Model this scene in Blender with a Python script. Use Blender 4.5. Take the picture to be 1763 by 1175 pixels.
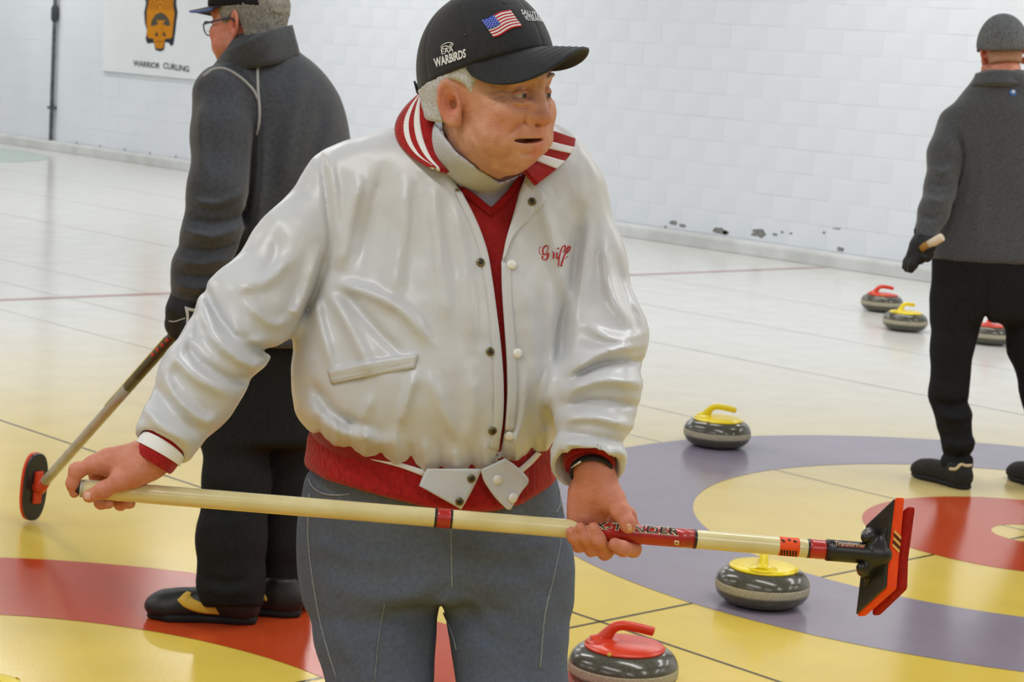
import bpy, bmesh, math, random
import numpy as np
from mathutils import Vector, Matrix

for o in list(bpy.data.objects):
    bpy.data.objects.remove(o, do_unlink=True)
SC = bpy.context.scene
COL = SC.collection
random.seed(7)
RNG = np.random.default_rng(7)

# ------------------------------------------------------------------ camera
# rink frame: X across the sheets, Y along the sheets, origin at the tee of the blue house
FOC, CX, CY = 3612.0, 881.5, 587.5            # focal length and centre in pixels of a 1763x1175 frame
_t = np.array([0.72266744, 0.6911959]); _c = np.array([-0.6911959, 0.72266744])
def _rk(v): return np.array([v[0]*_t[0]+v[1]*_t[1], v[0]*_c[0]+v[1]*_c[1], v[2]])
VR = _rk((0.99794114, 0.00886059, 0.06352145))
VU = _rk((-0.06413646, 0.13786777, 0.98837189))
VF = _rk((0.0, 0.99041101, -0.1381522))
CAMP = _rk((-1.90661527, -7.34071981, 1.5992333))
VR /= np.linalg.norm(VR); VF /= np.linalg.norm(VF); VU = np.cross(VR, VF)
cam_d = bpy.data.cameras.new('camera'); cam = bpy.data.objects.new('camera', cam_d); COL.objects.link(cam)
cam_d.sensor_width = 36.0; cam_d.lens = FOC/1763*36; cam_d.clip_end = 300
M = Matrix.Identity(4)
for i in range(3):
    M[i][0] = VR[i]; M[i][1] = VU[i]; M[i][2] = -VF[i]; M[i][3] = CAMP[i]
cam.matrix_world = M
cam_d.dof.use_dof = True; cam_d.dof.focus_distance = 3.02; cam_d.dof.aperture_fstop = 18.0
SC.camera = cam

# ------------------------------------------------------------------ light
world = bpy.data.worlds.new('rink_air'); SC.world = world; world.use_nodes = True
bg = world.node_tree.nodes['Background']; bg.inputs[0].default_value = (0.93, 0.97, 1.0, 1); bg.inputs[1].default_value = 0.22
def area(name, loc, sx, sy, power, col=(1, 0.985, 0.95), aim=None):
    l = bpy.data.lights.new(name, 'AREA'); l.shape = 'RECTANGLE'; l.size = sx; l.size_y = sy; l.energy = power; l.color = col
    o = bpy.data.objects.new(name, l); COL.objects.link(o); o.location = loc
    if aim is not None:
        o.rotation_euler = (Vector(aim)-Vector(loc)).to_track_quat('-Z', 'Y').to_euler()
    return o
for lx in (-11.5, -6.6, -2.2, 2.2, 5.6):          # fluorescent strips over the sheets
    for ly in (-7.5, -1.5, 5, 12, 19):
        area('ceiling_strip_light', (lx, ly, 4.3), 0.35, 3.6, 84)
SC.view_settings.view_transform = 'Standard'; SC.view_settings.look = 'None'
SC.view_settings.gamma = 1.0; SC.view_settings.use_curve_mapping = False
SC.view_settings.exposure = 0.0

# ------------------------------------------------------------------ helpers
def ray(px, py): return np.array([(px-CX)/FOC, 1.0, -(py-CY)/FOC])
def C(px, py, d): return ray(px, py)*d                       # camera-frame point: right, depth, up
def c2w(P):
    P = np.atleast_2d(np.asarray(P, float))
    return CAMP + P[:, :1]*VR + P[:, 1:2]*VF + P[:, 2:3]*VU
def w2c(P):
    P = np.atleast_2d(np.asarray(P, float)) - CAMP
    return np.stack([P@VR, P@VF, P@VU], 1)
def W(px, py, d): return c2w(C(px, py, d))[0]
def ground(px, py, z=0.0):
    r = c2w(ray(px, py))[0]-CAMP
    return CAMP + r*((z-CAMP[2])/r[2])
def on_x(px, py, X):
    r = c2w(ray(px, py))[0]-CAMP
    return CAMP + r*((X-CAMP[0])/r[0])

def s2l(c):
    c = np.array(c, float)/255
    return tuple(np.where(c <= .04045, c/12.92, ((c+.055)/1.055)**2.4)) + (1.0,)

MATS = {}
def mat(name, rgb, rough=0.6, spec=0.4, rgb2=None, nscale=30.0, namt=1.0, bump=0.0, bscale=200.0, metal=0.0,
        sheen=0.0, coat=0.0, tint=None, wave=None, emit=None, detail=4.0, contrast=(0.35, 0.65)):
    if name in MATS: return MATS[name]
    m = bpy.data.materials.new(name); m.use_nodes = True; MATS[name] = m
    nt = m.node_tree; b = nt.nodes['Principled BSDF']; L = nt.links.new
    b.inputs['Base Color'].default_value = s2l(rgb); b.inputs['Roughness'].default_value = rough
    b.inputs['Specular IOR Level'].default_value = spec; b.inputs['Metallic'].default_value = metal
    b.inputs['Sheen Weight'].default_value = sheen; b.inputs['Coat Weight'].default_value = coat
    b.inputs['Coat Roughness'].default_value = 0.1
    tc = nt.nodes.new('ShaderNodeTexCoord')
    colr = None
    if rgb2 is not None:
        n = nt.nodes.new('ShaderNodeTexNoise'); n.inputs['Scale'].default_value = nscale; n.inputs['Detail'].default_value = detail
        L(tc.outputs['Object'], n.inputs['Vector'])
        r = nt.nodes.new('ShaderNodeValToRGB'); r.color_ramp.elements[0].color = s2l(rgb); r.color_ramp.elements[1].color = s2l(rgb2)
        r.color_ramp.elements[0].position = contrast[0]; r.color_ramp.elements[1].position = contrast[1]
        L(n.outputs['Fac'], r.inputs['Fac']); colr = r.outputs['Color']
    if tint is not None:
        a = nt.nodes.new('ShaderNodeAttribute'); a.attribute_name = 'tint'
        mx = nt.nodes.new('ShaderNodeMix'); mx.data_type = 'RGBA'
        L(a.outputs['Fac'], mx.inputs[0])
        if colr is not None: L(colr, mx.inputs[6])
        else: mx.inputs[6].default_value = s2l(rgb)
        mx.inputs[7].default_value = s2l(tint); colr = mx.outputs[2]
    if colr is not None: L(colr, b.inputs['Base Color'])
    if bump > 0:
        if wave:
            n2 = nt.nodes.new('ShaderNodeTexWave'); n2.inputs['Scale'].default_value = wave[0]; n2.bands_direction = wave[1]
            n2.inputs['Distortion'].default_value = wave[2] if len(wave) > 2 else 0.0; out = n2.outputs['Fac']
        else:
            n2 = nt.nodes.new('ShaderNodeTexNoise'); n2.inputs['Scale'].default_value = bscale; n2.inputs['Detail'].default_value = 3; out = n2.outputs['Fac']
        L(tc.outputs['Object'], n2.inputs['Vector'])
        bp = nt.nodes.new('ShaderNodeBump'); bp.inputs['Strength'].default_value = 1.0; bp.inputs['Distance'].default_value = bump
        L(out, bp.inputs['Height']); L(bp.outputs['Normal'], b.inputs['Normal'])
    if emit is not None:
        b.inputs['Emission Color'].default_value = s2l(rgb); b.inputs['Emission Strength'].default_value = emit
    return m

def tag(o, label=None, cat=None, group=None, kind=None):
    if label: o['label'] = label
    if cat: o['category'] = cat
    if group: o['group'] = group
    if kind: o['kind'] = kind
    return o
def empty(name, loc, label=None, cat=None, group=None, kind=None):
    o = bpy.data.objects.new(name, None); COL.objects.link(o); o.location = Vector(loc); o.empty_display_size = 0.1
    return tag(o, label, cat, group, kind)
def origin(o):
    v = np.zeros(3)
    while o is not None: v = v + np.array(o.location); o = o.parent
    return v
def mesh_data(name, verts, faces, m, smooth=True, tint=None):
    me = bpy.data.meshes.new(name)
    verts = np.asarray(verts, np.float32)
    if isinstance(faces, np.ndarray) and faces.ndim == 2:
        k = faces.shape[1]; nf = len(faces)
        me.vertices.add(len(verts)); me.vertices.foreach_set('co', verts.ravel())
        me.loops.add(nf*k); me.loops.foreach_set('vertex_index', faces.astype(np.int32).ravel())
        me.polygons.add(nf); me.polygons.foreach_set('loop_start', np.arange(0, nf*k, k, dtype=np.int32))
        me.polygons.foreach_set('loop_total', np.full(nf, k, np.int32)); me.update(calc_edges=True)
    else:
        me.from_pydata([tuple(map(float, v)) for v in verts], [], [tuple(map(int, f)) for f in faces])
    me.validate()
    if smooth: me.polygons.foreach_set('use_smooth', np.ones(len(me.polygons), bool))
    if tint is not None:
        a = me.attributes.new('tint', 'FLOAT', 'POINT'); a.data.foreach_set('value', np.asarray(tint, np.float32))
    for mm in (m if isinstance(m, (list, tuple)) else [m]): me.materials.append(mm)
    return me
def obj(name, verts, faces, m, parent=None, world=True, smooth=True, tint=None):
    """one mesh object; vertices in world space, made local to the parent"""
    verts = np.asarray(verts, float)
    if parent is not None and world: verts = verts - origin(parent)
    o = bpy.data.objects.new(name, mesh_data(name, verts, faces, m, smooth, tint)); COL.objects.link(o)
    if parent is not None: o.parent = parent
    return o
def box(lo, hi):
    x0, y0, z0 = lo; x1, y1, z1 = hi
    v = [(x0,y0,z0),(x1,y0,z0),(x1,y1,z0),(x0,y1,z0),(x0,y0,z1),(x1,y0,z1),(x1,y1,z1),(x0,y1,z1)]
    f = [(0,3,2,1),(4,5,6,7),(0,1,5,4),(1,2,6,5),(2,3,7,6),(3,0,4,7)]
    return np.array(v, float), f
def solidify(o, t, off=0.0):
    md = o.modifiers.new('solid', 'SOLIDIFY'); md.thickness = t; md.offset = off; return o
def bevel(o, w, seg=2):
    md = o.modifiers.new('bevel', 'BEVEL'); md.width = w; md.segments = seg; md.limit_method = 'ANGLE'; return o
def grid_faces(nu, nv, closed_u=False):
    f = []
    for i in range(nu if closed_u else nu-1):
        for j in range(nv-1):
            a = i*nv+j; b = ((i+1) % nu)*nv+j
            f.append((a, b, b+1, a+1))
    return f
def sweep(path, rad, seg=14, up=None, cap=True, rad2=None):
    """tube along a polyline; rad per point (rad2 = second half axis)"""
    path = np.asarray(path, float); n = len(path)
    rad = np.broadcast_to(np.asarray(rad, float), (n,)); rad2 = rad if rad2 is None else np.broadcast_to(np.asarray(rad2, float), (n,))
    tan = np.gradient(path, axis=0); tan /= np.linalg.norm(tan, axis=1)[:, None]+1e-12
    u = np.array(up if up is not None else ((0, 0, 1) if abs(tan[0][2]) < .9 else (1, 0, 0)), float)
    V = []
    for i in range(n):
        s = np.cross(u, tan[i])
        if np.linalg.norm(s) < 1e-6: s = np.cross((0.3, 1, 0.2), tan[i])
        s /= np.linalg.norm(s); w = np.cross(tan[i], s); u = w if up is None else u
        for k in range(seg):
            a = 2*math.pi*k/seg
            V.append(path[i] + s*math.cos(a)*rad[i] + w*math.sin(a)*rad2[i])
    F = []
    for i in range(n-1):
        for k in range(seg):
            a = i*seg+k; b = i*seg+(k+1) % seg
            F.append((a, b, b+seg, a+seg))
    if cap:
        F.append(tuple(range(seg-1, -1, -1))); F.append(tuple(range((n-1)*seg, n*seg)))
    return np.array(V), F
def lathe(prof, seg=40):
    V = []; F = []
    for r, z in prof:
        for k in range(seg):
            a = 2*math.pi*k/seg; V.append((r*math.cos(a), r*math.sin(a), z))
    n = len(prof)
    for i in range(n-1):
        for k in range(seg):
            a = i*seg+k; b = i*seg+(k+1) % seg; F.append((a, b, b+seg, a+seg))
    F.append(tuple(range(seg-1, -1, -1))); F.append(tuple(range((n-1)*seg, n*seg)))
    return np.array(V), F
def spline(pts, n):
    """Catmull-Rom through rows of any width"""
    p = np.asarray(pts, float); m = len(p)
    q = np.vstack([2*p[0]-p[1], p, 2*p[-1]-p[-2]]); out = []
    for t in np.linspace(0, m-1, n):
        i = min(int(t), m-2); u = t-i; a, b, c, d = q[i], q[i+1], q[i+2], q[i+3]
        out.append(.5*((2*b)+(-a+c)*u+(2*a-5*b+4*c-d)*u*u+(-a+3*b-3*c+d)*u**3))
    return np.array(out)
def text_mesh(s, bold=0.0, spacing=1.0):
    """flat letters, returned with u, v in 0..1"""
    cu = bpy.data.curves.new('lettering', 'FONT'); cu.body = s; cu.resolution_u = 3; cu.offset = bold; cu.space_character = spacing; cu.fill_mode = 'FRONT'
    o = bpy.data.objects.new('lettering', cu); COL.objects.link(o)
    dg = bpy.context.evaluated_depsgraph_get(); ev = o.evaluated_get(dg); me = ev.to_mesh()
    v = np.array([p.co[:] for p in me.vertices]); f = [tuple(p.vertices) for p in me.polygons]
    ev.to_mesh_clear(); bpy.data.objects.remove(o, do_unlink=True); bpy.data.curves.remove(cu)
    lo, hi = v.min(0), v.max(0)
    return np.stack([(v[:, 0]-lo[0])/(hi[0]-lo[0]), (v[:, 1]-lo[1])/(hi[1]-lo[1])], 1), f

# ------------------------------------------------------------------ the rink
def ice_mat(name, near, far, rough=0.16):  # near colours have a warm yellow cast painted in, fading away from camera
    m = bpy.data.materials.new(name); m.use_nodes = True; nt = m.node_tree; L = nt.links.new; b = nt.nodes['Principled BSDF']
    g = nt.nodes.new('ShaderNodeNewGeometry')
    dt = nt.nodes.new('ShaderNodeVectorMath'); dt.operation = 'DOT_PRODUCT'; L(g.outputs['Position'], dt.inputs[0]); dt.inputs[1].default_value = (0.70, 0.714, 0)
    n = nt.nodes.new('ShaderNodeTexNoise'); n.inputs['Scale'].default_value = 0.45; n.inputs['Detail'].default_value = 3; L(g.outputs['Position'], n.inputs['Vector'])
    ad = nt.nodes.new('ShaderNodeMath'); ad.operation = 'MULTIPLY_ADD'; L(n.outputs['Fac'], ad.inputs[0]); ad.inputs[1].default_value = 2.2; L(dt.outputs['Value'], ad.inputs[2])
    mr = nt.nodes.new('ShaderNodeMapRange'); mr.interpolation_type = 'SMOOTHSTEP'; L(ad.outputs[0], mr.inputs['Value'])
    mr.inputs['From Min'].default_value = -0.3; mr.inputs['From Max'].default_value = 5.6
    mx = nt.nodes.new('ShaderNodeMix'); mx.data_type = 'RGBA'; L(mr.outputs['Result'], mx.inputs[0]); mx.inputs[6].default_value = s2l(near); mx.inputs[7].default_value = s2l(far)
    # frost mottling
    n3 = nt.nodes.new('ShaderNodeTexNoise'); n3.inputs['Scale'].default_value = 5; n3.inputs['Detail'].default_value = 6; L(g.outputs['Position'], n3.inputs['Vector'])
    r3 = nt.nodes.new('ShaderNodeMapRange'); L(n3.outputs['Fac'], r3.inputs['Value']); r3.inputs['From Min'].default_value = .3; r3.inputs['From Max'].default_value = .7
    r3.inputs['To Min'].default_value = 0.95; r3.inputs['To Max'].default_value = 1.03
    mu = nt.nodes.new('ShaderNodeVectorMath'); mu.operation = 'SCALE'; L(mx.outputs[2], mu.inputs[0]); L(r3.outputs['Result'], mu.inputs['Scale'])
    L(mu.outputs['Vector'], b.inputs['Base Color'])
    b.inputs['Roughness'].default_value = rough; b.inputs['IOR'].default_value = 1.31
    n2 = nt.nodes.new('ShaderNodeTexNoise'); n2.inputs['Scale'].default_value = 130; n2.inputs['Detail'].default_value = 2; L(g.outputs['Position'], n2.inputs['Vector'])
    bp = nt.nodes.new('ShaderNodeBump'); bp.inputs['Distance'].default_value = 0.0005; bp.inputs['Strength'].default_value = 0.5
    L(n2.outputs['Fac'], bp.inputs['Height']); L(bp.outputs['Normal'], b.inputs['Normal'])
    MATS[name] = m; return m
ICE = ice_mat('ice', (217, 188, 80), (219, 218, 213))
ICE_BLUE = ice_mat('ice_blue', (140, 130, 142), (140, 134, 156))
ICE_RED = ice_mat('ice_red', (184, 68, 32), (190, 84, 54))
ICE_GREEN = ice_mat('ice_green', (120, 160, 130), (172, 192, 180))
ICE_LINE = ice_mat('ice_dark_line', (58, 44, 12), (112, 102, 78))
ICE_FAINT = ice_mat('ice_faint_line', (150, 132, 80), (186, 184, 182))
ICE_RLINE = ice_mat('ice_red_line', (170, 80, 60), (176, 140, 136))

ICE_X = 7.1
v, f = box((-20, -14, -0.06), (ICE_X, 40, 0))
floor = tag(obj('floor', v, f, ICE, smooth=False), 'white sheet of curling ice with painted houses, yellow cast painted in toward the camera', 'floor', kind='structure')
def annulus(name, cx, cy, r0, r1, m, z, seg=160):
    V = []; F = []
    for k in range(seg):
        a = 2*math.pi*k/seg; V.append((cx+r1*math.cos(a), cy+r1*math.sin(a), z)); V.append((cx+r0*math.cos(a), cy+r0*math.sin(a), z))
    if r0 > 0:
        for k in range(seg):
            a = 2*k; b = 2*((k+1) % seg); F.append((a, b, b+1, a+1))
    else: F = [tuple(range(0, 2*seg, 2))]
    return obj(name, V, F, m, floor, smooth=False)
def line(name, x0, y0, x1, y1, w, m, z=0.0006):
    d = np.array([x1-x0, y1-y0]); d /= np.linalg.norm(d); n = np.array([-d[1], d[0]])*w/2
    V = [(x0-n[0], y0-n[1], z), (x1-n[0], y1-n[1], z), (x1+n[0], y1+n[1], z), (x0+n[0], y0+n[1], z)]
    return obj(name, V, [(0, 1, 2, 3)], m, floor, smooth=False)
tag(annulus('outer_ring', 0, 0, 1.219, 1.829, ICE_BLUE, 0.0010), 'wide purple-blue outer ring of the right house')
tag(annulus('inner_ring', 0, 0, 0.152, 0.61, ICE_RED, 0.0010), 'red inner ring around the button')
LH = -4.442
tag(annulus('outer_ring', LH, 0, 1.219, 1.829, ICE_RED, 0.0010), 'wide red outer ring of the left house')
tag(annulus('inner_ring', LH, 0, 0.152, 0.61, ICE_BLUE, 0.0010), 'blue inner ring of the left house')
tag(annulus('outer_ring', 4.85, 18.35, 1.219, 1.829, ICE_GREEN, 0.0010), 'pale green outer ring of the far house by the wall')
line('tee_line', -14, 0, ICE_X, 0, 0.012, ICE_LINE)
line('centre_line', 0.02, -12, 0.02, 38, 0.014, ICE_FAINT)
line('centre_line', LH, -12, LH, 38, 0.014, ICE_FAINT)
line('sheet_divider', -2.22, -12, -2.22, 38, 0.012, ICE_LINE)
line('sheet_divider', 2.28, -12, 2.28, 38, 0.02, ICE_FAINT)
line('guide_line', 0.62, 1.95, 0.62, 38, 0.014, ICE_FAINT)
line('guide_line', -0.60, 1.95, -0.60, 38, 0.012, ICE_FAINT)
line('guide_line', 3.55, -4, 3.55, 38, 0.016, ICE_FAINT)
line('centre_line', 4.85, -12, 4.85, 38, 0.014, ICE_FAINT)
line('hog_line', -16, 6.55, ICE_X-0.03, 6.55, 0.085, ICE_RLINE, 0.0008)

# curb, block wall
WX = 7.26
CURB = mat('curb_paint', (214, 216, 216), 0.7, 0.3, (196, 198, 196), 3.0)
v, f = box((ICE_X, -10, -0.02), (WX, 40, 0.115))
curb = tag(bevel(obj('trim_1', v, f, CURB, smooth=False), 0.03, 3), 'low painted concrete curb along the foot of the block wall', 'curb', kind='structure')
BOLT = mat('bolt_grey', (165, 166, 165), 0.6)
for i in range(7):
    y = 18.2-0.53*i
    v, f = box((WX-0.012, y-0.010, 0.115), (WX-0.001, y+0.010, 0.140)); obj('bracket', v, f, BOLT, curb, smooth=False)
MORTAR = mat('mortar', (224, 228, 234), 0.85, 0.2)
BLOCK = mat('white_block_paint', (228, 232, 238), 0.62, 0.35, (222, 227, 233), 1.2, bump=0.0012, bscale=60)
v, f = box((WX+0.0012, -10, 0), (WX+0.3, 40, 5.0))
wall = tag(obj('wall_right', v, f, MORTAR, smooth=False), 'white painted concrete block wall along the rink', 'wall', kind='structure')
BW, BH, GAP = 0.4, 0.2, 0.006
def block_geo(w):
    a = w/2-GAP/2; c = BH/2-GAP/2; b = 0.0015
    V = [(0.02,-a,-c),(0.02,a,-c),(0.02,a,c),(0.02,-a,c),(b,-a,-c),(b,a,-c),(b,a,c),(b,-a,c),(0,-a+b,-c+b),(0,a-b,-c+b),(0,a-b,c-b),(0,-a+b,c-b)]
    F = []
    for k in range(4):
        l = (k+1) % 4; F += [(k, k+4, l+4, l), (k+4, k+8, l+8, l+4)]
    F.append((8, 11, 10, 9)); return np.array(V), F
bv, bf = block_geo(BW)
bme = mesh_data('block', bv, bf, BLOCK, smooth=False)
cells = []
for r in range(22):
    z = 0.115+BH*(r+.5)
    for k in range(-20, 95):
        y = k*BW+(BW/2 if r % 2 else 0)+0.1
        p = w2c((WX, y, z))[0]; px = CX+FOC*p[0]/p[1]; py = CY-FOC*p[2]/p[1]
        cells.append((0 if (-40 < px < 1800 and -40 < py < 700) else 1, p[1], y, z))
cells.sort()
restV = []; restF = []
for i, (q, d, y, z) in enumerate(cells):
    if i < 300:
        o = bpy.data.objects.new('block', bme); COL.objects.link(o); o.parent = wall; o.location = (WX-0.002*random.random(), y, z)
    else:
        n = len(restV)*12; restV.append(bv+np.array((WX-0.002*random.random(), y, z))); restF += [tuple(a+n for a in ff) for ff in bf]
tag(obj('block_courses', np.vstack(restV), restF, BLOCK, wall, smooth=False), kind='stuff')
# bare patches where paint has come off
CHIP = mat('bare_concrete', (112, 112, 110), 0.9, 0.2, (150, 150, 148), 40, detail=6)
for (px, py, w, h) in [(1160, 383, 14, 8), (1176, 389, 13, 7), (1240, 398, 26, 13), (1250, 401, 12, 8), (1308, 402, 26, 15), (1334, 404, 9, 5), (1347, 400, 5, 4), (1362, 402, 5, 4),
                     (1447, 429, 11, 9), (1441, 394, 12, 3), (1419, 401, 5, 5), (1146, 391, 5, 5)]:
    c = on_x(px, py, WX); s = 17.9/FOC; n = 14; V = []
    for k in range(n):
        a = 2*math.pi*k/n; rr = 0.62+0.55*random.random()
        V.append((WX-0.0035, c[1]-math.cos(a)*rr*w*.72*s, c[2]+math.sin(a)*rr*h/2*s))
    obj('bare_patch', V, [tuple(range(n))], CHIP, wall, smooth=False)
v, f = box((-20, 39.5, -0.05), (WX+0.3, 40, 5.0))
tag(obj('wall_back', v, f, BLOCK, smooth=False), 'plain white wall at the far end of the rink', 'wall', kind='structure')

# pipe on the wall
PIPE = mat('dark_pipe', (110, 116, 122), 0.5, 0.5, (70, 76, 84), 12)
pr = empty('wall_pipe', (WX-0.05, 18.72, 0.115), 'thin dark vertical pipe fixed to the white wall', 'pipe')
vv, ff = sweep([(WX-0.05, 18.72, 0.116), (WX-0.05, 18.72, 2.6), (WX-0.05, 18.72, 4.6)], 0.025, 10); obj('pipe', vv, ff, PIPE, pr)
vv, ff = sweep([(WX-0.05, 18.72, 1.56), (WX-0.05, 18.72, 1.6), (WX-0.05, 18.72, 1.72), (WX-0.05, 18.72, 1.76)], [0.03, 0.045, 0.045, 0.03], 12); obj('coupling', vv, ff, mat('pipe_fitting', (60, 66, 74), 0.5), pr)
for z in (0.5, 2.4):
    vv, ff = box((WX-0.09, 18.68, z), (WX-0.003, 18.76, z+0.03)); obj('bracket', vv, ff, PIPE, pr, smooth=False)

# sign with emblem
sg = empty('club_sign', (WX-0.012, 16.4, 1.02), 'white wall sign with orange and black mask emblem above black lettering', 'sign')
vv, ff = box((WX-0.035, 15.1, 1.02), (WX-0.008, 17.66, 2.75)); bevel(obj('panel', vv, ff, mat('sign_white', (232, 235, 237), 0.5, 0.4, (226, 230, 233), 2), sg, smooth=False), 0.006, 2)
SX = WX-0.035
def sign_pt(px, py, lift): return on_x(px, py, SX-lift)
ORG = mat('emblem_orange', (214, 140, 10), 0.5, 0.3, (190, 120, 14), 60); BLK = mat('emblem_black', (42, 46, 56), 0.5, 0.3); DOR = mat('emblem_brown', (164, 98, 14), 0.5, 0.3)
def sign_poly(name, pts, m, lift):
    V = [sign_pt(x, y, lift) for x, y in pts]; o = obj(name, V, [tuple(range(len(V)))], m, sg, smooth=False); return o
def zp(l): return [(220+x/8.39, y/8.39) for x, y in l]
em = zp([(240,-330),(300,-480),(480,-560),(660,-470),(710,-330),(705,-100),(700,60),(720,180),(700,330),(690,440),(660,640),(625,670),(590,620),(540,610),(525,720),(470,745),(400,725),(375,620),(330,625),(280,630),(258,560),(275,440),(245,330),(235,180),(260,60),(250,-100)])
sign_poly('emblem_outline', em, BLK, 0.002)
sign_poly('emblem_mask', zp([(285,-300),(330,-430),(480,-500),(630,-430),(670,-300),(665,-100),(655,60),(675,200),(660,330),(650,430),(640,540),(600,560),(540,560),(525,640),(505,700),(410,700),(385,640),(370,560),(300,550),(270,500),(280,420),(270,300),(275,150),(300,0)]), ORG, 0.004)
for k, rr in enumerate((230, 180, 130, 80)):
    arc = [(470+rr*math.cos(a)*.8, 150-rr*math.sin(a)*1.35) for a in np.linspace(0.05, math.pi-.05, 16)]
    arc2 = [(470+(rr-22)*math.cos(a)*.8, 150-(rr-22)*math.sin(a)*1.35) for a in np.linspace(math.pi-.05, 0.05, 16)]
    sign_poly('emblem_arc', zp(arc+arc2), DOR, 0.005)
sign_poly('emblem_brow', zp([(330,370),(345,300),(400,210),(470,180),(540,210),(600,300),(612,370),(560,375),(500,340),(470,355),(440,340),(390,375)]), mat('emblem_grey', (76, 72, 60), 0.5), 0.006)
sign_poly('emblem_nose', zp([(405,285),(455,300),(475,290),(500,300),(550,285),(500,345),(490,350),(488,530),(450,530),(455,350),(445,340)]), ORG, 0.008)
for sgn in (-1, 1):
    sign_poly('emblem_cheek', zp([(470+sgn*85,520),(470+sgn*45,450),(470+sgn*35,520)][::sgn]), BLK, 0.007)
sign_poly('emblem_mouth', zp([(395,600),(450,585),(520,600),(518,612),(450,600),(396,612)]), DOR, 0.007)
for s_, q in (('WARRIOR', ((229.5, 103.5), (275, 108.5), (275, 118.5), (229.5, 114))), ('CURLING', ((281, 107.5), (325.5, 114), (325.5, 124.5), (281, 118)))):
    uv, tf = text_mesh(s_, 0.018); V = []
    for u, w in uv:
        top = np.array(q[0])*(1-u)+np.array(q[1])*u; bot = np.array(q[3])*(1-u)+np.array(q[2])*u; p = bot*(1-w)+top*w; V.append(sign_pt(p[0], p[1], 0.003))
    obj('lettering', V, tf, BLK, sg, smooth=False)
# ------------------------------------------------------------------ curling stones
GRAN = mat('granite_polished', (90, 87, 74), 0.2, 0.5, (62, 60, 48), 260, detail=6, coat=0.25)
BAND = mat('granite_band', (190, 182, 158), 0.75, 0.3, (146, 138, 116), 300, detail=6)
def plastic(n, a, b): return mat(n, a, 0.28, 0.5, b, 8)
YEL = plastic('yellow_plastic', (240, 214, 10), (228, 200, 6)); RED = plastic('red_plastic', (216, 62, 26), (200, 50, 20))
BRASS = mat('brass_screw', (190, 160, 70), 0.35, 0.5, metal=0.9)
def stone_parts():
    up = [(0.0, 0.1135), (0.07, 0.1135), (0.095, 0.111), (0.115, 0.104), (0.129, 0.093), (0.137, 0.080), (0.1405, 0.0695)]
    lo = [(0.1405, 0.0455), (0.137, 0.034), (0.129, 0.022), (0.115, 0.011), (0.095, 0.004), (0.075, 0.0), (0.0, 0.0)]
    U = spline(up[1:], 16); Lo = spline(lo[:-1], 16)
    bd = [(0.1405, 0.0695), (0.1412, 0.066), (0.1414, 0.0575), (0.1412, 0.049), (0.1405, 0.0455)]
    pl = [(0.103, 0.1095), (0.1045, 0.1125), (0.102, 0.1155), (0.09, 0.119), (0.06, 0.1225), (0.02, 0.1235)]
    return lathe(U[::-1], 48), lathe(Lo[::-1], 48), lathe(bd[::-1], 48), lathe(pl, 48)
SP = stone_parts()
def make_stone(m):
    root = empty('curling_stone', (0, 0, 0))
    obj('upper_body', *SP[0], GRAN, root); obj('lower_body', *SP[1], GRAN, root); obj('striking_band', *SP[2], BAND, root)
    obj('handle_plate', *SP[3], m, root)
    path = spline([(-0.062, 0, 0.112), (-0.052, 0, 0.128), (-0.040, 0, 0.147), (-0.026, 0, 0.160), (-0.004, 0, 0.1655), (0.03, 0, 0.163), (0.066, 0, 0.1575), (0.073, 0, 0.1562)], 40)
    ra = np.interp(np.linspace(0, 1, 40), [0, .12, .3, .5, .7, .88, .93, .97, 1], [.034, .021, .0145, .0125, .0125, .0118, .0108, .0078, .002])
    rb = np.interp(np.linspace(0, 1, 40), [0, .12, .3, .5, .7, .88, .93, .97, 1], [.03, .018, .0135, .012, .0115, .0108, .0098, .007, .002])
    h = obj('handle', *sweep(path, ra, 18, up=(0, 1, 0), rad2=rb), m, root)
    # saddle joining handle and plate
    obj('handle_base', *lathe([(0.05, 0.0), (0.046, 0.004), (0.03, 0.010), (0.012, 0.014)], 28), m, root).location = (-0.052, 0, 0.117)
    s = obj('screw', *lathe([(0.006, 0.0), (0.006, 0.003), (0.003, 0.004)], 12), BRASS, root); s.location = (-0.03, -0.0985, 0.1125); s.rotation_euler = (math.radians(70), 0, 0)
    return root
def copy_tree(o, parent=None):
    c = o.copy(); COL.objects.link(c); c.parent = parent
    for ch in [k for k in bpy.data.objects if k.parent == o]: copy_tree(ch, c)
    return c
protoR, protoY = make_stone(RED), make_stone(YEL)
VRa = math.degrees(math.atan2(VR[1], VR[0]))       # heading of picture-right on the ice
stones = [('R', ground(1070, 1187), -8, 'red-handled curling stone beside the jeans of the man in white'),
          ('Y', ground(1310, 1040), 78, 'yellow-handled curling stone under the held broom, near the orange brush head'),
          ('Y', ground(1233, 768), -12, 'yellow-handled curling stone on the back of the blue ring'),
          ('Y', ground(1557, 569), 38, 'yellow-handled curling stone touching a red one on the white ice'),
          ('R', ground(1517, 536), 8, 'red-handled curling stone right behind a yellow one on the white ice'),
          ('R', ground(1703, 592), 60, 'red-handled curling stone seen between the legs of the right man'),
          ('Y', ground(-44, 1268), 150, 'yellow-handled curling stone cut off at the bottom left corner')]
used = {}
for k, p, a, lab in stones:
    pr_ = protoR if k == 'R' else protoY
    o = pr_ if k not in used else copy_tree(pr_)
    used[k] = 1
    o.location = (p[0], p[1], 0.0012); o.rotation_euler = (0, 0, math.radians(VRa+a)); tag(o, lab, 'curling stone', 'curling stones on the ice')
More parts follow.
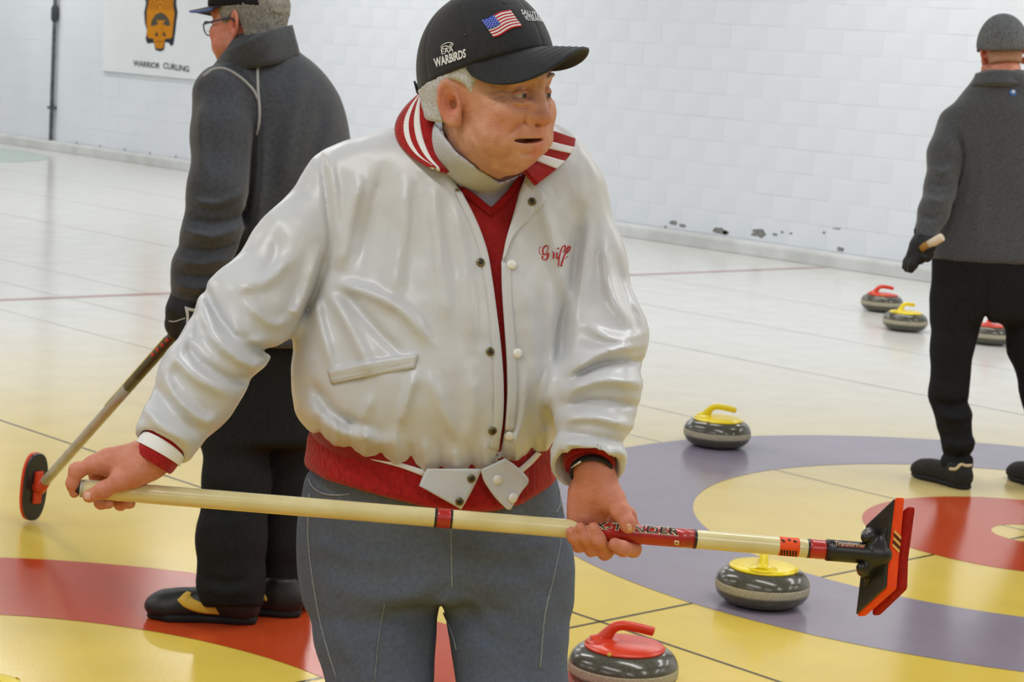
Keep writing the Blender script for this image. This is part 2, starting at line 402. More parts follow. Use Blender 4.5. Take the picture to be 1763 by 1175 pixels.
# ------------------------------------------------------------------ implicit surfaces for bodies and cloth
def smin(a, b, k):
    h = np.maximum(k-np.abs(a-b), 0)/k
    return np.minimum(a, b)-h*h*k*.25
def smax(a, b, k): return -smin(-a, -b, k)
def sph(P, c, r): return np.linalg.norm(P-np.asarray(c), axis=1)-r
def ell(P, c, r):
    q = P-np.asarray(c); r = np.asarray(r)
    k0 = np.linalg.norm(q/r, axis=1); k1 = np.linalg.norm(q/(r*r), axis=1)+1e-9
    return k0*(k0-1)/k1
def cap(P, a, b, ra, rb):
    a = np.asarray(a, float); ab = np.asarray(b, float)-a
    t = np.clip(((P-a)@ab)/(ab@ab+1e-12), 0, 1)
    return np.linalg.norm(P-a-t[:, None]*ab, axis=1)-(ra+(rb-ra)*t)
def chain(P, pts, k=0.01):
    d = None
    for (a, ra), (b, rb) in zip(pts[:-1], pts[1:]):
        e = cap(P, a, b, ra, rb); d = e if d is None else smin(d, e, k)
    return d
def rows_px(rows, d0):
    """rows (py, left px, right px, depth, half thickness) -> (z, cx, cy, a, b), dense"""
    out = []
    for py, l, r, d, b in rows:
        out.append((-(py-CY)*d/FOC, ((l+r)/2-CX)*d/FOC, d, (r-l)/2*d/FOC, b))
    o = spline(sorted(out), 80); return o[np.argsort(o[:, 0])]
def loft(P, R, n=2.0, ktop=0.03):
    z = P[:, 2]; cx = np.interp(z, R[:, 0], R[:, 1]); cy = np.interp(z, R[:, 0], R[:, 2]); a = np.interp(z, R[:, 0], R[:, 3]); b = np.interp(z, R[:, 0], R[:, 4])
    x = P[:, 0]-cx; y = P[:, 1]-cy
    if n == 2.0:
        k0 = np.sqrt((x/a)**2+(y/b)**2); k1 = np.sqrt((x/a**2)**2+(y/b**2)**2)+1e-9; d = k0*(k0-1)/k1
    else:
        k0 = (np.abs(x/a)**n+np.abs(y/b)**n)**(1/n); d = (k0-1)*np.minimum(a, b)
    return smax(d, np.maximum(z-R[-1, 0], R[0, 0]-z), ktop)
def pxy(P): return CX+FOC*P[:, 0]/P[:, 1], CY-FOC*P[:, 2]/P[:, 1]
def poly_px(P, pts):
    """signed distance (px) to a polygon in the picture plane, negative inside"""
    x, y = pxy(P); pts = np.asarray(pts, float); d = np.full(len(x), 1e9); s = np.ones(len(x)); j = len(pts)-1
    for i in range(len(pts)):
        ex, ey = pts[j]-pts[i]; wx = x-pts[i, 0]; wy = y-pts[i, 1]
        t = np.clip((wx*ex+wy*ey)/(ex*ex+ey*ey+1e-9), 0, 1); d = np.minimum(d, (wx-ex*t)**2+(wy-ey*t)**2)
        c1 = y >= pts[i, 1]; c2 = y < pts[j, 1]; c3 = ex*wy > ey*wx
        fl = (c1 & c2 & c3) | (~c1 & ~c2 & ~c3); s = np.where(fl, -s, s); j = i
    return s*np.sqrt(d)
_FC = {}
def folds(P, items):
    """creases: (polyline px, width px, height m)"""
    x, y = pxy(P); out = np.zeros(len(x))
    for pts, w, h in items:
        key = id(pts)
        if key not in _FC: _FC[key] = (pts, spline(pts, max(4, 2*len(pts))) if len(pts) > 2 else np.asarray(pts, float))
        pts = _FC[key][1]
        lo = pts.min(0)-3*w; hi = pts.max(0)+3*w
        m = np.nonzero((x > lo[0]) & (x < hi[0]) & (y > lo[1]) & (y < hi[1]))[0]
        if not len(m): continue
        xx = x[m]; yy = y[m]; d = np.full(len(m), 1e9); n = len(pts)-1; tt = np.zeros(len(m))
        for i in range(n):
            ex, ey = pts[i+1]-pts[i]; wx = xx-pts[i, 0]; wy = yy-pts[i, 1]; t = np.clip((wx*ex+wy*ey)/(ex*ex+ey*ey+1e-9), 0, 1)
            e = (wx-ex*t)**2+(wy-ey*t)**2; tt = np.where(e < d, (i+t)/n, tt); d = np.minimum(d, e)
        out[m] += h*np.exp(-d/(w*w))*np.clip(np.sin(math.pi*np.clip(tt*.9+.05, 0, 1))*1.6, 0, 1)
    return out
def vnoise(P, s, seed=0):
    """smooth value noise"""
    q = P/s+np.array([11.3+seed, 5.7, 3.1]); i = np.floor(q).astype(np.int64); f = q-i; f = f*f*(3-2*f); out = 0
    def h(a, b, c):
        n = (a*374761393+b*668265263+c*2147483647+seed*144665) & 0xffffffff
        n = ((n ^ (n >> 13))*1274126177) & 0xffffffff
        return ((n ^ (n >> 16)) & 0xffff)/65535.0
    for dx in (0, 1):
        for dy in (0, 1):
            for dz in (0, 1):
                w = (f[:, 0] if dx else 1-f[:, 0])*(f[:, 1] if dy else 1-f[:, 1])*(f[:, 2] if dz else 1-f[:, 2])
                out = out+w*h(i[:, 0]+dx, i[:, 1]+dy, i[:, 2]+dz)
    return out*2-1
def sdf_mesh(fn, lo, hi, h, blk=8, lip=1.6):
    lo = np.asarray(lo, float); hi = np.asarray(hi, float)
    nb = np.ceil((hi-lo)/h/blk).astype(int)+1; n = nb*blk
    bi = np.stack(np.meshgrid(*[np.arange(k) for k in nb], indexing='ij'), -1).reshape(-1, 3)
    dc = fn(lo+(bi*blk+(blk-1)/2)*h)
    near = np.abs(dc) < blk*h*0.87*lip+h
    D = np.where(dc < 0, -1.0, 1.0).astype(np.float32).reshape(nb)
    D = np.repeat(np.repeat(np.repeat(D, blk, 0), blk, 1), blk, 2)
    loc = np.stack(np.meshgrid(*[np.arange(blk)]*3, indexing='ij'), -1).reshape(-1, 3)
    B = bi[near]
    for s in range(0, len(B), 600):
        ii = (B[s:s+600, None, :]*blk+loc[None]).reshape(-1, 3)
        D[ii[:, 0], ii[:, 1], ii[:, 2]] = fn(lo+ii*h)
    S = D < 0
    c = [S[a:n[0]-1+a, b:n[1]-1+b, e:n[2]-1+e] for a in (0, 1) for b in (0, 1) for e in (0, 1)]
    cnt = np.zeros(c[0].shape, np.uint8)
    for k in c: cnt += k
    act = np.nonzero((cnt > 0) & (cnt < 8)); I = np.stack(act, 1)
    idx = np.full(c[0].shape, -1, np.int32); idx[act] = np.arange(len(I))
    acc = np.zeros((len(I), 3)); num = np.zeros(len(I))
    cor = [(a, b, e) for a in (0, 1) for b in (0, 1) for e in (0, 1)]
    val = {q: D[I[:, 0]+q[0], I[:, 1]+q[1], I[:, 2]+q[2]] for q in cor}
    for q in cor:
        for ax in range(3):
            if q[ax] == 0:
                r = list(q); r[ax] = 1; r = tuple(r); a = val[q]; b = val[r]; m = (a < 0) != (b < 0)
                t = np.where(m, a/(a-b+1e-12), 0); p = np.tile(np.array(q, float), (len(I), 1)); p[:, ax] = t
                acc += np.where(m[:, None], p, 0); num += m
    V = lo+(I+acc/num[:, None])*h
    F = []
    for ax in range(3):
        sl0 = [slice(1, n[k]-1) for k in range(3)]; sl1 = list(sl0); sl0[ax] = slice(0, n[ax]-1); sl1[ax] = slice(1, n[ax])
        a = S[tuple(sl0)]; b = S[tuple(sl1)]; e = np.stack(np.nonzero(a != b), 1)
        flip = a[tuple(e.T)]
        off = np.ones(3, int); off[ax] = 0; e = e+off
        u, w = (ax+1) % 3, (ax+2) % 3
        q = []
        for du, dw in ((-1, -1), (0, -1), (0, 0), (-1, 0)):
            g = e.copy(); g[:, u] += du; g[:, w] += dw; q.append(idx[tuple(g.T)])
        q = np.stack(q, 1); q[~flip] = q[~flip][:, ::-1]; F.append(q)
    F = np.concatenate(F); F = F[(F >= 0).all(1)]
    return V, F
def sdf_obj(name, fn, lo, hi, h, m, parent, tintf=None, lip=1.6, relax=0, extra=()):
    V, F = sdf_mesh(fn, lo, hi, h, lip=lip)
    for (f2, lo2, hi2, h2) in extra:
        V2, F2 = sdf_mesh(f2, lo2, hi2, h2, lip=lip); F = np.vstack([F, F2+len(V)]); V = np.vstack([V, V2])
    for _ in range(relax):
        acc = np.zeros_like(V); cn = np.zeros(len(V))
        for k in range(4):
            np.add.at(acc, F[:, k], V[F[:, (k+1) % 4]]+V[F[:, (k+3) % 4]]); np.add.at(cn, F[:, k], 2)
        V = V*.5+.5*acc/np.maximum(cn, 1)[:, None]
    return obj(name, c2w(V), F, m, parent, tint=None if tintf is None else tintf(V))
def march(fn, pxs, d0, d1, n=44):
    """camera-ray hits on an implicit surface -> camera-frame points (depth d1 fallback where missed)"""
    pxs = np.asarray(pxs, float); R = np.stack([(pxs[:, 0]-CX)/FOC, np.ones(len(pxs)), -(pxs[:, 1]-CY)/FOC], 1)
    t = np.full(len(pxs), d0); best = np.full(len(pxs), 1e9); tb = t.copy()
    for _ in range(n):
        d = fn(R*t[:, None]); m = np.abs(d) < best; best = np.where(m, np.abs(d), best); tb = np.where(m, t, tb)
        t = np.where(t < d1, t+d*.8, t)
    return R*tb[:, None]
def normals(fn, P, e=0.002):
    g = np.stack([fn(P+np.eye(3)[i]*e)-fn(P-np.eye(3)[i]*e) for i in range(3)], 1)
    return g/(np.linalg.norm(g, axis=1)[:, None]+1e-9)
class Surf:
    """a surface one can lay things on through picture points"""
    def __init__(s, fn, d0, d1): s.fn, s.d0, s.d1 = fn, d0, d1
    def pts(s, pxs, off=0.0, nrm=True):
        P = march(s.fn, pxs, s.d0, s.d1)
        if off: P = P+normals(s.fn, P, 0.006)*off if nrm else P-P/np.linalg.norm(P, axis=1)[:, None]*off
        return P
    def patch(s, name, A, B, m, parent, off=0.003, thick=0.002, nu=24, nv=8, v0=0.0, v1=1.0, lift=None, nrm=True):
        A = spline(A, nu) if len(A) > 2 else np.linspace(A[0], A[1], nu); B = spline(B, nu) if len(B) > 2 else np.linspace(B[0], B[1], nu)
        t = np.linspace(v0, v1, nv); px = (A[:, None]*(1-t)[None, :, None]+B[:, None]*t[None, :, None]).reshape(-1, 2)
        P = s.pts(px, off, nrm)
        if lift is not None:
            U, T = np.meshgrid(np.linspace(0, 1, nu), t, indexing='ij'); P = P-P/np.linalg.norm(P, axis=1)[:, None]*lift(U.ravel(), T.ravel())[:, None]
        o = obj(name, c2w(P), grid_faces(nu, nv), m, parent); solidify(o, thick); return o
    def patch3(s, name, A, B, m, parent, thick=0.004, nu=30, nv=12, v0=0.0, v1=1.0, off=0.0, bulge=0.0):
        A = spline(A, nu); B = spline(B, nu); t = np.linspace(v0, v1, nv); Q = A[:, None]*(1-t)[None, :, None]+B[:, None]*t[None, :, None]
        Q[:, :, 2] -= off+bulge*np.sin(math.pi*t)[None]; q = Q.reshape(-1, 3)
        P = np.stack([(q[:, 0]-CX)/FOC*q[:, 2], q[:, 2], -(q[:, 1]-CY)/FOC*q[:, 2]], 1)
        o = obj(name, c2w(P), grid_faces(nu, nv), m, parent); solidify(o, thick); return o
    def tube(s, name, px, r, m, parent, off=0.0, n=None, seg=8):
        q = spline(px, n or 8*len(px)) if len(px) > 2 else np.linspace(px[0], px[1], n or 12)
        return obj(name, *sweep(c2w(s.pts(q, off)), r, seg), m, parent)
    def text(s, name, body, quad, m, parent, off=0.0015, bold=0.0, thick=0.0008):
        uv, f = text_mesh(body, bold); tl, tr, br, bl = [np.array(q, float) for q in quad]
        px = ((bl*(1-uv[:, :1])+br*uv[:, :1])*(1-uv[:, 1:])+(tl*(1-uv[:, :1])+tr*uv[:, :1])*uv[:, 1:])
        o = obj(name, c2w(s.pts(px, off)), f, m, parent, smooth=False); return o
    def disc(s, name, px, py, prof, m, parent, off=0.0, seg=16):
        P = s.pts([(px, py)], off)[0]; n = normals(s.fn, P[None], 0.006)[0]
        return obj(name, *orient(lathe(prof, seg), P, n), m, parent)
def orient(vf, P, n, up=(0, 0, 1)):
    """lathe (axis z) placed at camera-frame point P along n, returned in world space"""
    n = np.asarray(n, float)/np.linalg.norm(n); s = np.cross(up, n)
    if np.linalg.norm(s) < 1e-3: s = np.cross((1, 0, 0), n)
    s /= np.linalg.norm(s); w = np.cross(n, s); V = vf[0]
    return c2w(np.asarray(P)+V[:, :1]*s+V[:, 1:2]*w+V[:, 2:3]*n), vf[1]
def rot(yaw, pitch=0.0, roll=0.0):
    y, p, r = map(math.radians, (yaw, pitch, roll))
    Rz = np.array([[math.cos(y), -math.sin(y), 0], [math.sin(y), math.cos(y), 0], [0, 0, 1]])
    Rx = np.array([[1, 0, 0], [0, math.cos(p), -math.sin(p)], [0, math.sin(p), math.cos(p)]])
    Ry = np.array([[math.cos(r), 0, math.sin(r)], [0, 1, 0], [-math.sin(r), 0, math.cos(r)]])
    return Rz@Rx@Ry

class Head:
    """local axes: X to the person's left, -Y out of the face, Z up; origin between the ear canals"""
    mouth = 0.0
    def __init__(s, H, o, k=1.0): s.H, s.o, s.k = H, np.asarray(o), k
    def loc(s, P): return ((P-s.o)@s.H)/s.k
    def cam(s, q): return s.o+(np.asarray(q)*s.k)@s.H.T
    def skin(s, P):
        Q = s.loc(P); q = Q.copy(); q[:, 0] = np.abs(q[:, 0]); x0_ = q.copy(); x = q; sg_ = Q[:, 0]; x[:, 2] = np.where(x[:, 2] < .0195, .0195+(x[:, 2]-.0195)*1.24, x[:, 2])
        d = ell(x, (0, .012, .052), (.077, .100, .094))
        d = smin(d, ell(x, (0, -.040, -.022), (.066, .064, .092)), .03)
        d = smin(d, ell(x, (0, -.040, -.072), (.060, .054, .040)), .03)
        d = smin(d, sph(x, (.036, -.052, -.060), .034), .03)                      # jowl
        d = smin(d, sph(x, (.0, -.072, -.098), .022), .03)                        # chin
        d = smin(d, ell(x, (0, -.040, -.108), (.044, .046, .026)), .03)           # under the chin
        d = smin(d, sph(x, (.040, -.070, -.012), .024), .025)                     # cheek bone
        d = smin(d, cap(x, (0, -.093, .046), (.040, -.078, .046), .013, .011), .018)   # brow
        d = smax(d, -sph(x, (.032, -.107, .020), .0205), .012)                    # eye socket
        d = smax(d, -ell(x, (.037, -.101, .0185), (.021, .019, .0115)), .008)
        d = smin(d, cap(x, (0, -.092, .032), (0, -.1045, -.016), .0085, .0125), .012)   # nose
        d = smin(d, sph(x, (0, -.1065, -.022), .0145), .008)
        d = smin(d, ell(x, (.0152, -.094, -.021), (.0105, .0125, .0110)), .005)
        d = smax(d, -sph(x, (.0075, -.103, -.0345), .0042), .004)
        m_ = x.copy(); m_[:, 0] = np.abs(sg_+s.mouth)
        d = smin(d, ell(m_, (0, -.071, -.046), (.034, .021, .016)), .014)          # upper lip mound
        d = smin(d, cap(m_, (0, -.0870, -.0540), (.036, -.066, -.060), .0046, .003), .006)
        d = smin(d, cap(m_, (0, -.0850, -.0720), (.035, -.065, -.068), .0070, .004), .007)
        th_ = .0048*np.clip(1-(m_[:, 0]/.032)**4, 0, 1)-.0006
        d = smax(d, -np.maximum(np.maximum(np.abs(m_[:, 2]+.0630+.0015*np.cos(m_[:, 0]*60))-th_, m_[:, 0]-.031), m_[:, 1]+.078-.008*(m_[:, 0]/.031)**2), .002)
        # lids around the eyeball
        e = (.0315, -.0815, .0195); up = sph(x, e, .0152); up = smax(up, -(x[:, 2]-(e[2]+.0026)+ .22*(x[:, 1]+.0955)), .001)
        d = smin(d, up, .002)
        lw = sph(x, e, .0146); lw = smax(lw, (x[:, 2]-(e[2]-.0066)-.15*(x[:, 1]+.0955)), .001); d = smin(d, lw, .003)
        bag = cap(x, (.022, -.098, .003), (.042, -.088, .005), .005, .004); d = smin(d, bag, .012)
        # ears
        x = x0_
        E = (x-np.array((.0765, .010, .003)))/.86; c_, s_ = math.cos(.5), math.sin(.5)   # flare away from the skull
        E = np.stack([E[:, 0]*c_-E[:, 1]*s_, E[:, 0]*s_+E[:, 1]*c_, E[:, 2]], 1)
        t_ = .22; E = np.stack([E[:, 0], E[:, 1]*math.cos(t_)-E[:, 2]*math.sin(t_), E[:, 1]*math.sin(t_)+E[:, 2]*math.cos(t_)], 1)
        r2 = np.sqrt((E[:, 1]/.0168)**2+(E[:, 2]/.034)**2)+1e-6
        plate = np.maximum((r2-1)*.020, np.abs(E[:, 0])-.003)
        rim = np.sqrt(((r2-1)*.021)**2+(E[:, 0]-.004)**2)-.0056
        anti = np.sqrt(((r2-.62)*.021+.1*E[:, 1])**2+(E[:, 0]-.003)**2)-.0032
        ear = smin(smin(plate, rim, .004), anti, .004); ear = smax(ear, -ell(E, (.006, -.005, -.003), (.0085, .0095, .014)), .003)
        ear = smin(ear, ell(E, (.001, -.006, -.031), (.005, .009, .010)), .006)
        ear = smin(ear, ell(E, (.002, -.017, -.004), (.005, .004, .007)), .005)
        d = smin(d, ear*.84, .006)
        # neck
        d = smin(d, cap(x, (0, .018, -.05), (0, .028, -.11), .054, .050), .03)
        return d*s.k
    def tint(s, P):
        q = s.loc(P); q = q.copy(); q[:, 0] = np.abs(q[:, 0]); g = lambda c, r: np.exp(-((q-np.array(c))**2).sum(1)/r**2)
        return np.clip(.4*g((0, -.112, -.016), .022)+.45*g((.042, -.072, -.022), .032)+.55*g((.085, .012, .0), .03)+.5*g((0, -.10, -.062), .02)+.25*g((0, -.08, -.1), .03)+.3*g((.032, -.09, .02), .014), 0, 1)
    def scalp(s, P, off):
        x = s.loc(P).copy(); x[:, 0] = np.abs(x[:, 0])
        d = ell(x, (0, .014, .050), (.079+off, .103+off, .096+off)); d = smin(d, cap(x, (0, .03, -.03), (0, .045, -.075), .06+off, .056+off), .03)
        return d*s.k
    def crown(s, P, tilt=0.0, grow=0.0):
        """cap crown; tilt (deg) lifts the front of the edge"""
        x = s.loc(P); t = math.radians(tilt); y = x[:, 1]*math.cos(t)+(x[:, 2]-.05)*math.sin(t); z = -x[:, 1]*math.sin(t)+(x[:, 2]-.05)*math.cos(t)
        q = np.stack([x[:, 0], y, z], 1)
        d = ell(q, (0, .008, .0), (.086+grow, .110+grow, .122+grow)); d = smin(d, ell(q, (0, -.034, .020), (.070+grow, .066+grow, .088+grow)), .04)
        ang = np.arctan2(q[:, 0], -(q[:, 1]-.008)); seam = np.abs(((ang/(math.pi/3)+.5) % 1)-.5)*math.pi/3*.085
        d = d+.0012*np.exp(-(seam/.0022)**2)
        return smax(d, -q[:, 2]+.0, .004)*s.k
    def crown_pt(s, q, tilt):
        t = math.radians(tilt); y, z = q[:, 1], q[:, 2]
        return s.cam(np.stack([q[:, 0], y*math.cos(t)-z*math.sin(t), y*math.sin(t)+z*math.cos(t)+.05], 1))
    def brim(s, tilt, length=.072, droop=.030, slope=-.15, half=66, grow=0.0, lean=0.0):
        nu, nv = 41, 14; P = []
        for i in range(nu):
            a = math.radians(-half+2*half*i/(nu-1)); x0 = (.086+grow)*math.sin(a); y0 = .008-(.112+grow)*math.cos(a)
            e = length*max(math.cos(a*90/(half+1)), 0)**.55
            for j in range(nv):
                v = j/(nv-1); xx = x0*(1+.10*v*math.cos(a)); yy = y0-e*v
                zz = .003+slope*e*v-droop*(xx/.086)**2*(e*v/length)**.6+lean*xx*(e*v/length)**.6
                P.append((xx, yy, zz))
        return s.crown_pt(np.array(P), tilt), grid_faces(nu, nv)
# ------------------------------------------------------------------ man in the white jacket
SKIN = mat('skin', (206, 156, 128), 0.5, 0.35, (192, 138, 110), 55, tint=(206, 98, 74), bump=0.0009, bscale=360, detail=6)
HAIR = mat('white_hair', (206, 208, 212), 0.6, 0.3, (176, 178, 182), 300, bump=0.0008, bscale=420)
SATIN = mat('white_satin', (203, 204, 206), 0.34, 0.5, (197, 198, 200), 3, bump=0.0012, bscale=16, sheen=0.1)
KNIT = mat('red_rib_knit', (172, 26, 26), 0.85, 0.2, (150, 18, 20), 120, bump=0.0006, wave=(110, 'X', 0.4), sheen=0.2)
KNITW = mat('white_rib_knit', (232, 232, 232), 0.85, 0.2, sheen=0.1)
SWEAT = mat('red_sweater', (152, 22, 20), 0.9, 0.2, (136, 18, 18), 160, bump=0.001, bscale=420, sheen=0.3)
TURTLE = mat('white_turtleneck', (196, 198, 208), 0.8, 0.25, (186, 188, 198), 30, bump=0.0008, bscale=300)
DENIM = mat('faded_denim', (98, 108, 128), 0.85, 0.2, (88, 98, 118), 160, bump=0.0008, bscale=500, detail=7)
DENIM_L = mat('worn_denim_seam', (150, 156, 160), 0.85, 0.2, (126, 134, 146), 200)
BLACKC = mat('black_cotton', (30, 31, 34), 0.75, 0.3, (38, 39, 43), 120, bump=0.00025, bscale=700, sheen=0.15)
THREADW = mat('white_thread', (226, 228, 232), 0.7); THREADR = mat('red_thread', (186, 30, 34), 0.7); THREADB = mat('blue_thread', (40, 70, 180), 0.7)
SNAPM = mat('snap_metal', (120, 108, 70), 0.35, 0.5, metal=0.8); SNAPD = mat('snap_dark', (40, 36, 28), 0.5); SNAPW = mat('snap_white', (228, 226, 218), 0.35, 0.5)

DB = 3.2                                                   # distance of the torso
base = W(770, 1000, DB+0.05); base[2] = 0.0012
man = empty('person', base, 'man in white satin jacket and black cap holding a broom across his body', 'person')
HM = Head(rot(54, 7, -6), np.zeros(3), 0.96); HM.o = C(777, 181, 3.0)-HM.H@np.array((-.078, .006, 0))*HM.k

HM.mouth = .019
# --- torso and sleeves
def T(rows, d, bs): return [(py, l, r, d+db, b) for (py, l, r, db), b in zip(rows, bs)]
TOR = rows_px(T([(196, 742, 930, .0), (215, 690, 965, .0), (235, 622, 992, .0), (262, 560, 1014, .0), (300, 532, 1036, .0), (350, 530, 1042, .0), (420, 540, 1030, -.005), (500, 524, 1015, -.015), (560, 512, 1006, -.02),
                 (640, 503, 992, -.025), (700, 508, 978, -.025), (750, 524, 962, -.02), (800, 536, 950, -.01), (860, 536, 950, .0)], DB,
                [.060, .072, .088, .104, .118, .128, .136, .146, .152, .158, .156, .146, .136, .13]), DB)
def P_(l): return [(C(x, y, d), r*d/FOC) for x, y, d, r in l]
SL_L = P_([(600, 345, 3.19, 84), (515, 425, 3.15, 71), (425, 535, 3.10, 74), (345, 660, 3.02, 68), (268, 785, 2.95, 51)])
SL_R = P_([(980, 350, 3.22, 68), (1006, 450, 3.19, 66), (1040, 580, 3.13, 70), (1026, 680, 3.06, 69), (1012, 800, 2.99, 56), (1011, 830, 2.975, 56)])
cuffL = C(279, 771, 2.957); axL = SL_L[-1][0]-SL_L[-2][0]; axL /= np.linalg.norm(axL)
cuffR = C(1012, 806, 2.99); nR = np.array((0.0, -0.72, -0.69))
HEMX = [440, 500, 530, 600, 680, 740, 800, 850, 880, 930, 960, 1000, 1060]; HEMY = [715, 734, 750, 778, 803, 816, 822, 815, 797, 784, 767, 745, 720]
OPEN = [(690, 60), (735, 190), (757, 245), (770, 296), (795, 331), (820, 380), (838, 430), (847, 480), (855, 540), (862, 600), (866, 660), (865, 720), (857, 775), (850, 800), (862, 775), (869, 740), (873, 680), (872, 620), (868, 560),
        (864, 500), (863, 452), (871, 412), (884, 368), (894, 330), (906, 300), (935, 255), (960, 60)]
CREASE = [
    ([(552, 268), (562, 340), (568, 420), (560, 478)], 5, -.0035), ([(566, 270), (578, 340), (582, 420)], 7, .003),
    ([(572, 488), (640, 506), (700, 540), (740, 590)], 12, .006), ([(565, 500), (600, 560), (640, 640)], 12, .0055), ([(548, 515), (552, 560), (575, 640)], 9, .005), ([(590, 500), (640, 560), (690, 610)], 9, -.005),
    ([(620, 300), (600, 390), (585, 470)], 14, .006), ([(660, 290), (640, 380), (615, 470)], 10, -.004), ([(700, 300), (690, 420), (672, 520)], 16, .005), ([(745, 320), (758, 450), (770, 560)], 14, .004), ([(780, 345), (800, 450), (815, 600)], 10, .003),
    ([(528, 690), (556, 728), (610, 752), (680, 765)], 14, .007), ([(540, 660), (575, 715), (640, 740)], 10, -.005), ([(716, 640), (700, 690), (690, 735)], 9, .005), ([(640, 680), (625, 725), (640, 760)], 10, .004), ([(735, 640), (760, 700), (790, 760)], 12, .004),
    ([(810, 640), (815, 710), (800, 770)], 12, .004), ([(565, 640), (640, 628), (720, 612)], 6, .002),
    ([(930, 330), (955, 430), (985, 540)], 12, .0045), ([(1000, 360), (985, 470), (960, 600)], 10, -.004), ([(1015, 380), (1004, 480), (988, 590)], 9, .004), ([(900, 470), (915, 580), (930, 700)], 14, .004), ([(950, 500), (950, 620), (935, 720)], 10, .004),
    ([(905, 640), (900, 720), (880, 780)], 8, .0035), ([(980, 610), (972, 660), (960, 720)], 8, -.0015),
    # left sleeve
    ([(354, 498), (385, 560), (440, 600), (478, 600)], 9, -.007), ([(345, 520), (372, 585), (430, 628), (462, 620)], 11, .007), ([(505, 440), (462, 478), (402, 500)], 13, .005), ([(545, 440), (520, 520), (505, 545)], 10, .006), ([(560, 430), (545, 500), (520, 548)], 7, -.005),
    ([(318, 590), (345, 625), (400, 655), (428, 650)], 9, -.005), ([(300, 612), (335, 648), (395, 680)], 11, .006), ([(335, 545), (310, 600), (280, 650)], 9, .004), ([(282, 640), (300, 680), (350, 725), (372, 718)], 9, .0055), ([(270, 665), (300, 715), (345, 745)], 9, -.004), ([(250, 700), (280, 735), (335, 765)], 10, .005),
    ([(480, 400), (470, 450), (440, 490)], 10, -.003), ([(400, 560), (420, 590), (460, 585)], 7, .004), ([(420, 520), (470, 560), (500, 548)], 8, .0035),
    # right sleeve
    ([(982, 640), (1035, 608), (1104, 594)], 8, .007), ([(980, 655), (1035, 628), (1104, 622)], 6, -.006), ([(975, 675), (1035, 655), (1102, 660)], 10, .008), ([(970, 700), (1030, 690), (1098, 700)], 7, -.005), ([(965, 722), (1020, 718), (1090, 735)], 10, .007),
    ([(962, 745), (1020, 752), (1082, 765)], 7, -.004), ([(962, 762), (1010, 772), (1078, 785)], 8, .004), ([(1010, 560), (1060, 585), (1106, 575)], 9, .006), ([(1040, 420), (1050, 500), (1085, 560)], 10, .004), ([(1060, 440), (1074, 500), (1098, 560)], 8, -.003),
    ([(965, 770), (985, 790), (970, 815)], 6, .004), ([(1045, 775), (1058, 800), (1062, 822)], 6, .004)]
for i, x in enumerate(range(548, 945, 26)):
    y = float(np.interp(x, HEMX, HEMY)); CREASE.append(([(x, y-46-8*(i % 3)), (x+4, y-22), (x+2, y+4)], 6, .0035 if i % 2 else -.003))
def jacket_core(P, off=0.0):
    d = loft(P, TOR)-off
    x, y = pxy(P); d = smax(d, (y-np.interp(x, HEMX, HEMY))*DB/FOC, .035)
    a = chain(P, SL_L, .03)-off; a = smax(a, (P-cuffL)@axL, .012)
    b = chain(P, SL_R, .03)-off; b = smax(b, (P-cuffR)@nR, .008)
    return smin(smin(d, a, .035), b, .02)
def jacket_f(P):
    d = jacket_core(P); n = np.abs(d) < .03
    if n.any():
        Q = P[n]; d[n] = d[n]-2.0*folds(Q, CREASE)-.0018*vnoise(Q, .045, 3)-.0008*vnoise(Q, .018, 5)-.0014*vnoise(Q*np.array([1, 1, .4]), .024, 7)
        o = np.maximum(poly_px(Q, OPEN)*DB/FOC, Q[:, 1]-(DB+.0)); d[n] = smax(d[n], -o, .005)
    far = ~n
    if far.any():
        o = np.maximum(poly_px(P[far], OPEN)*DB/FOC, P[far][:, 1]-DB); d[far] = np.maximum(d[far], -o)
    # hollow sleeve ends
    h = np.minimum(chain(P, [(C(1012, 782, 3.0), .034), (C(1011, 812, 2.985), .042), (C(1010, 860, 2.96), .043)], .02), cap(P, SL_L[-2][0]*.13+SL_L[-1][0]*.87, SL_L[-1][0]+axL*.05, .034, .036))
    return smax(d, -h, .003)
jlo, jhi = C(215, 840, 3.0)*1.0, C(1120, 170, 3.3)
JLO = (C(215, 600, 3.3)[0], 2.85, C(600, 850, 3.3)[2]); JHI = (C(1125, 600, 3.3)[0], 3.42, C(600, 175, 3.3)[2])
jacket = sdf_obj('jacket', jacket_f, JLO, JHI, .0036, SATIN, man, relax=1)
SJ = Surf(lambda P: jacket_core(P)-2.0*folds(P, CREASE), 2.6, 3.4)

# --- waistband, sweater, turtleneck
WB = rows_px(T([(730, 530, 955, .0), (770, 528, 956, .0), (800, 523, 958, .0), (840, 520, 958, .0), (890, 522, 956, .0)], DB, [.136, .134, .134, .135, .134]), DB)
WBX = [480, 522, 560, 640, 730, 800, 850, 900, 955, 1000]; WBY = [785, 803, 826, 850, 873, 884, 881, 868, 834, 800]
def wb_f(P):
    x, y = pxy(P); d = loft(P, WB); ang = np.arctan2(P[:, 0]+.12, -(P[:, 1]-DB))
    d = smax(d, (y-np.interp(x, WBX, WBY))*DB/FOC, .012); return d-.0008*np.sin(ang*150)
wband = sdf_obj('waistband', wb_f, (C(500, 0, 3.3)[0], 3.02, C(0, 900, 3.3)[2]), (C(985, 0, 3.3)[0], 3.38, C(0, 720, 3.2)[2]), .0034, KNIT, jacket)
SW = Surf(lambda P: loft(P, WB), 2.6, 3.4)
SW.patch('stripe', [(640, 785), (690, 797), (735, 811)], [(640, 792), (688, 805), (728, 820)], KNITW, jacket, .002, .002, 16, 3)
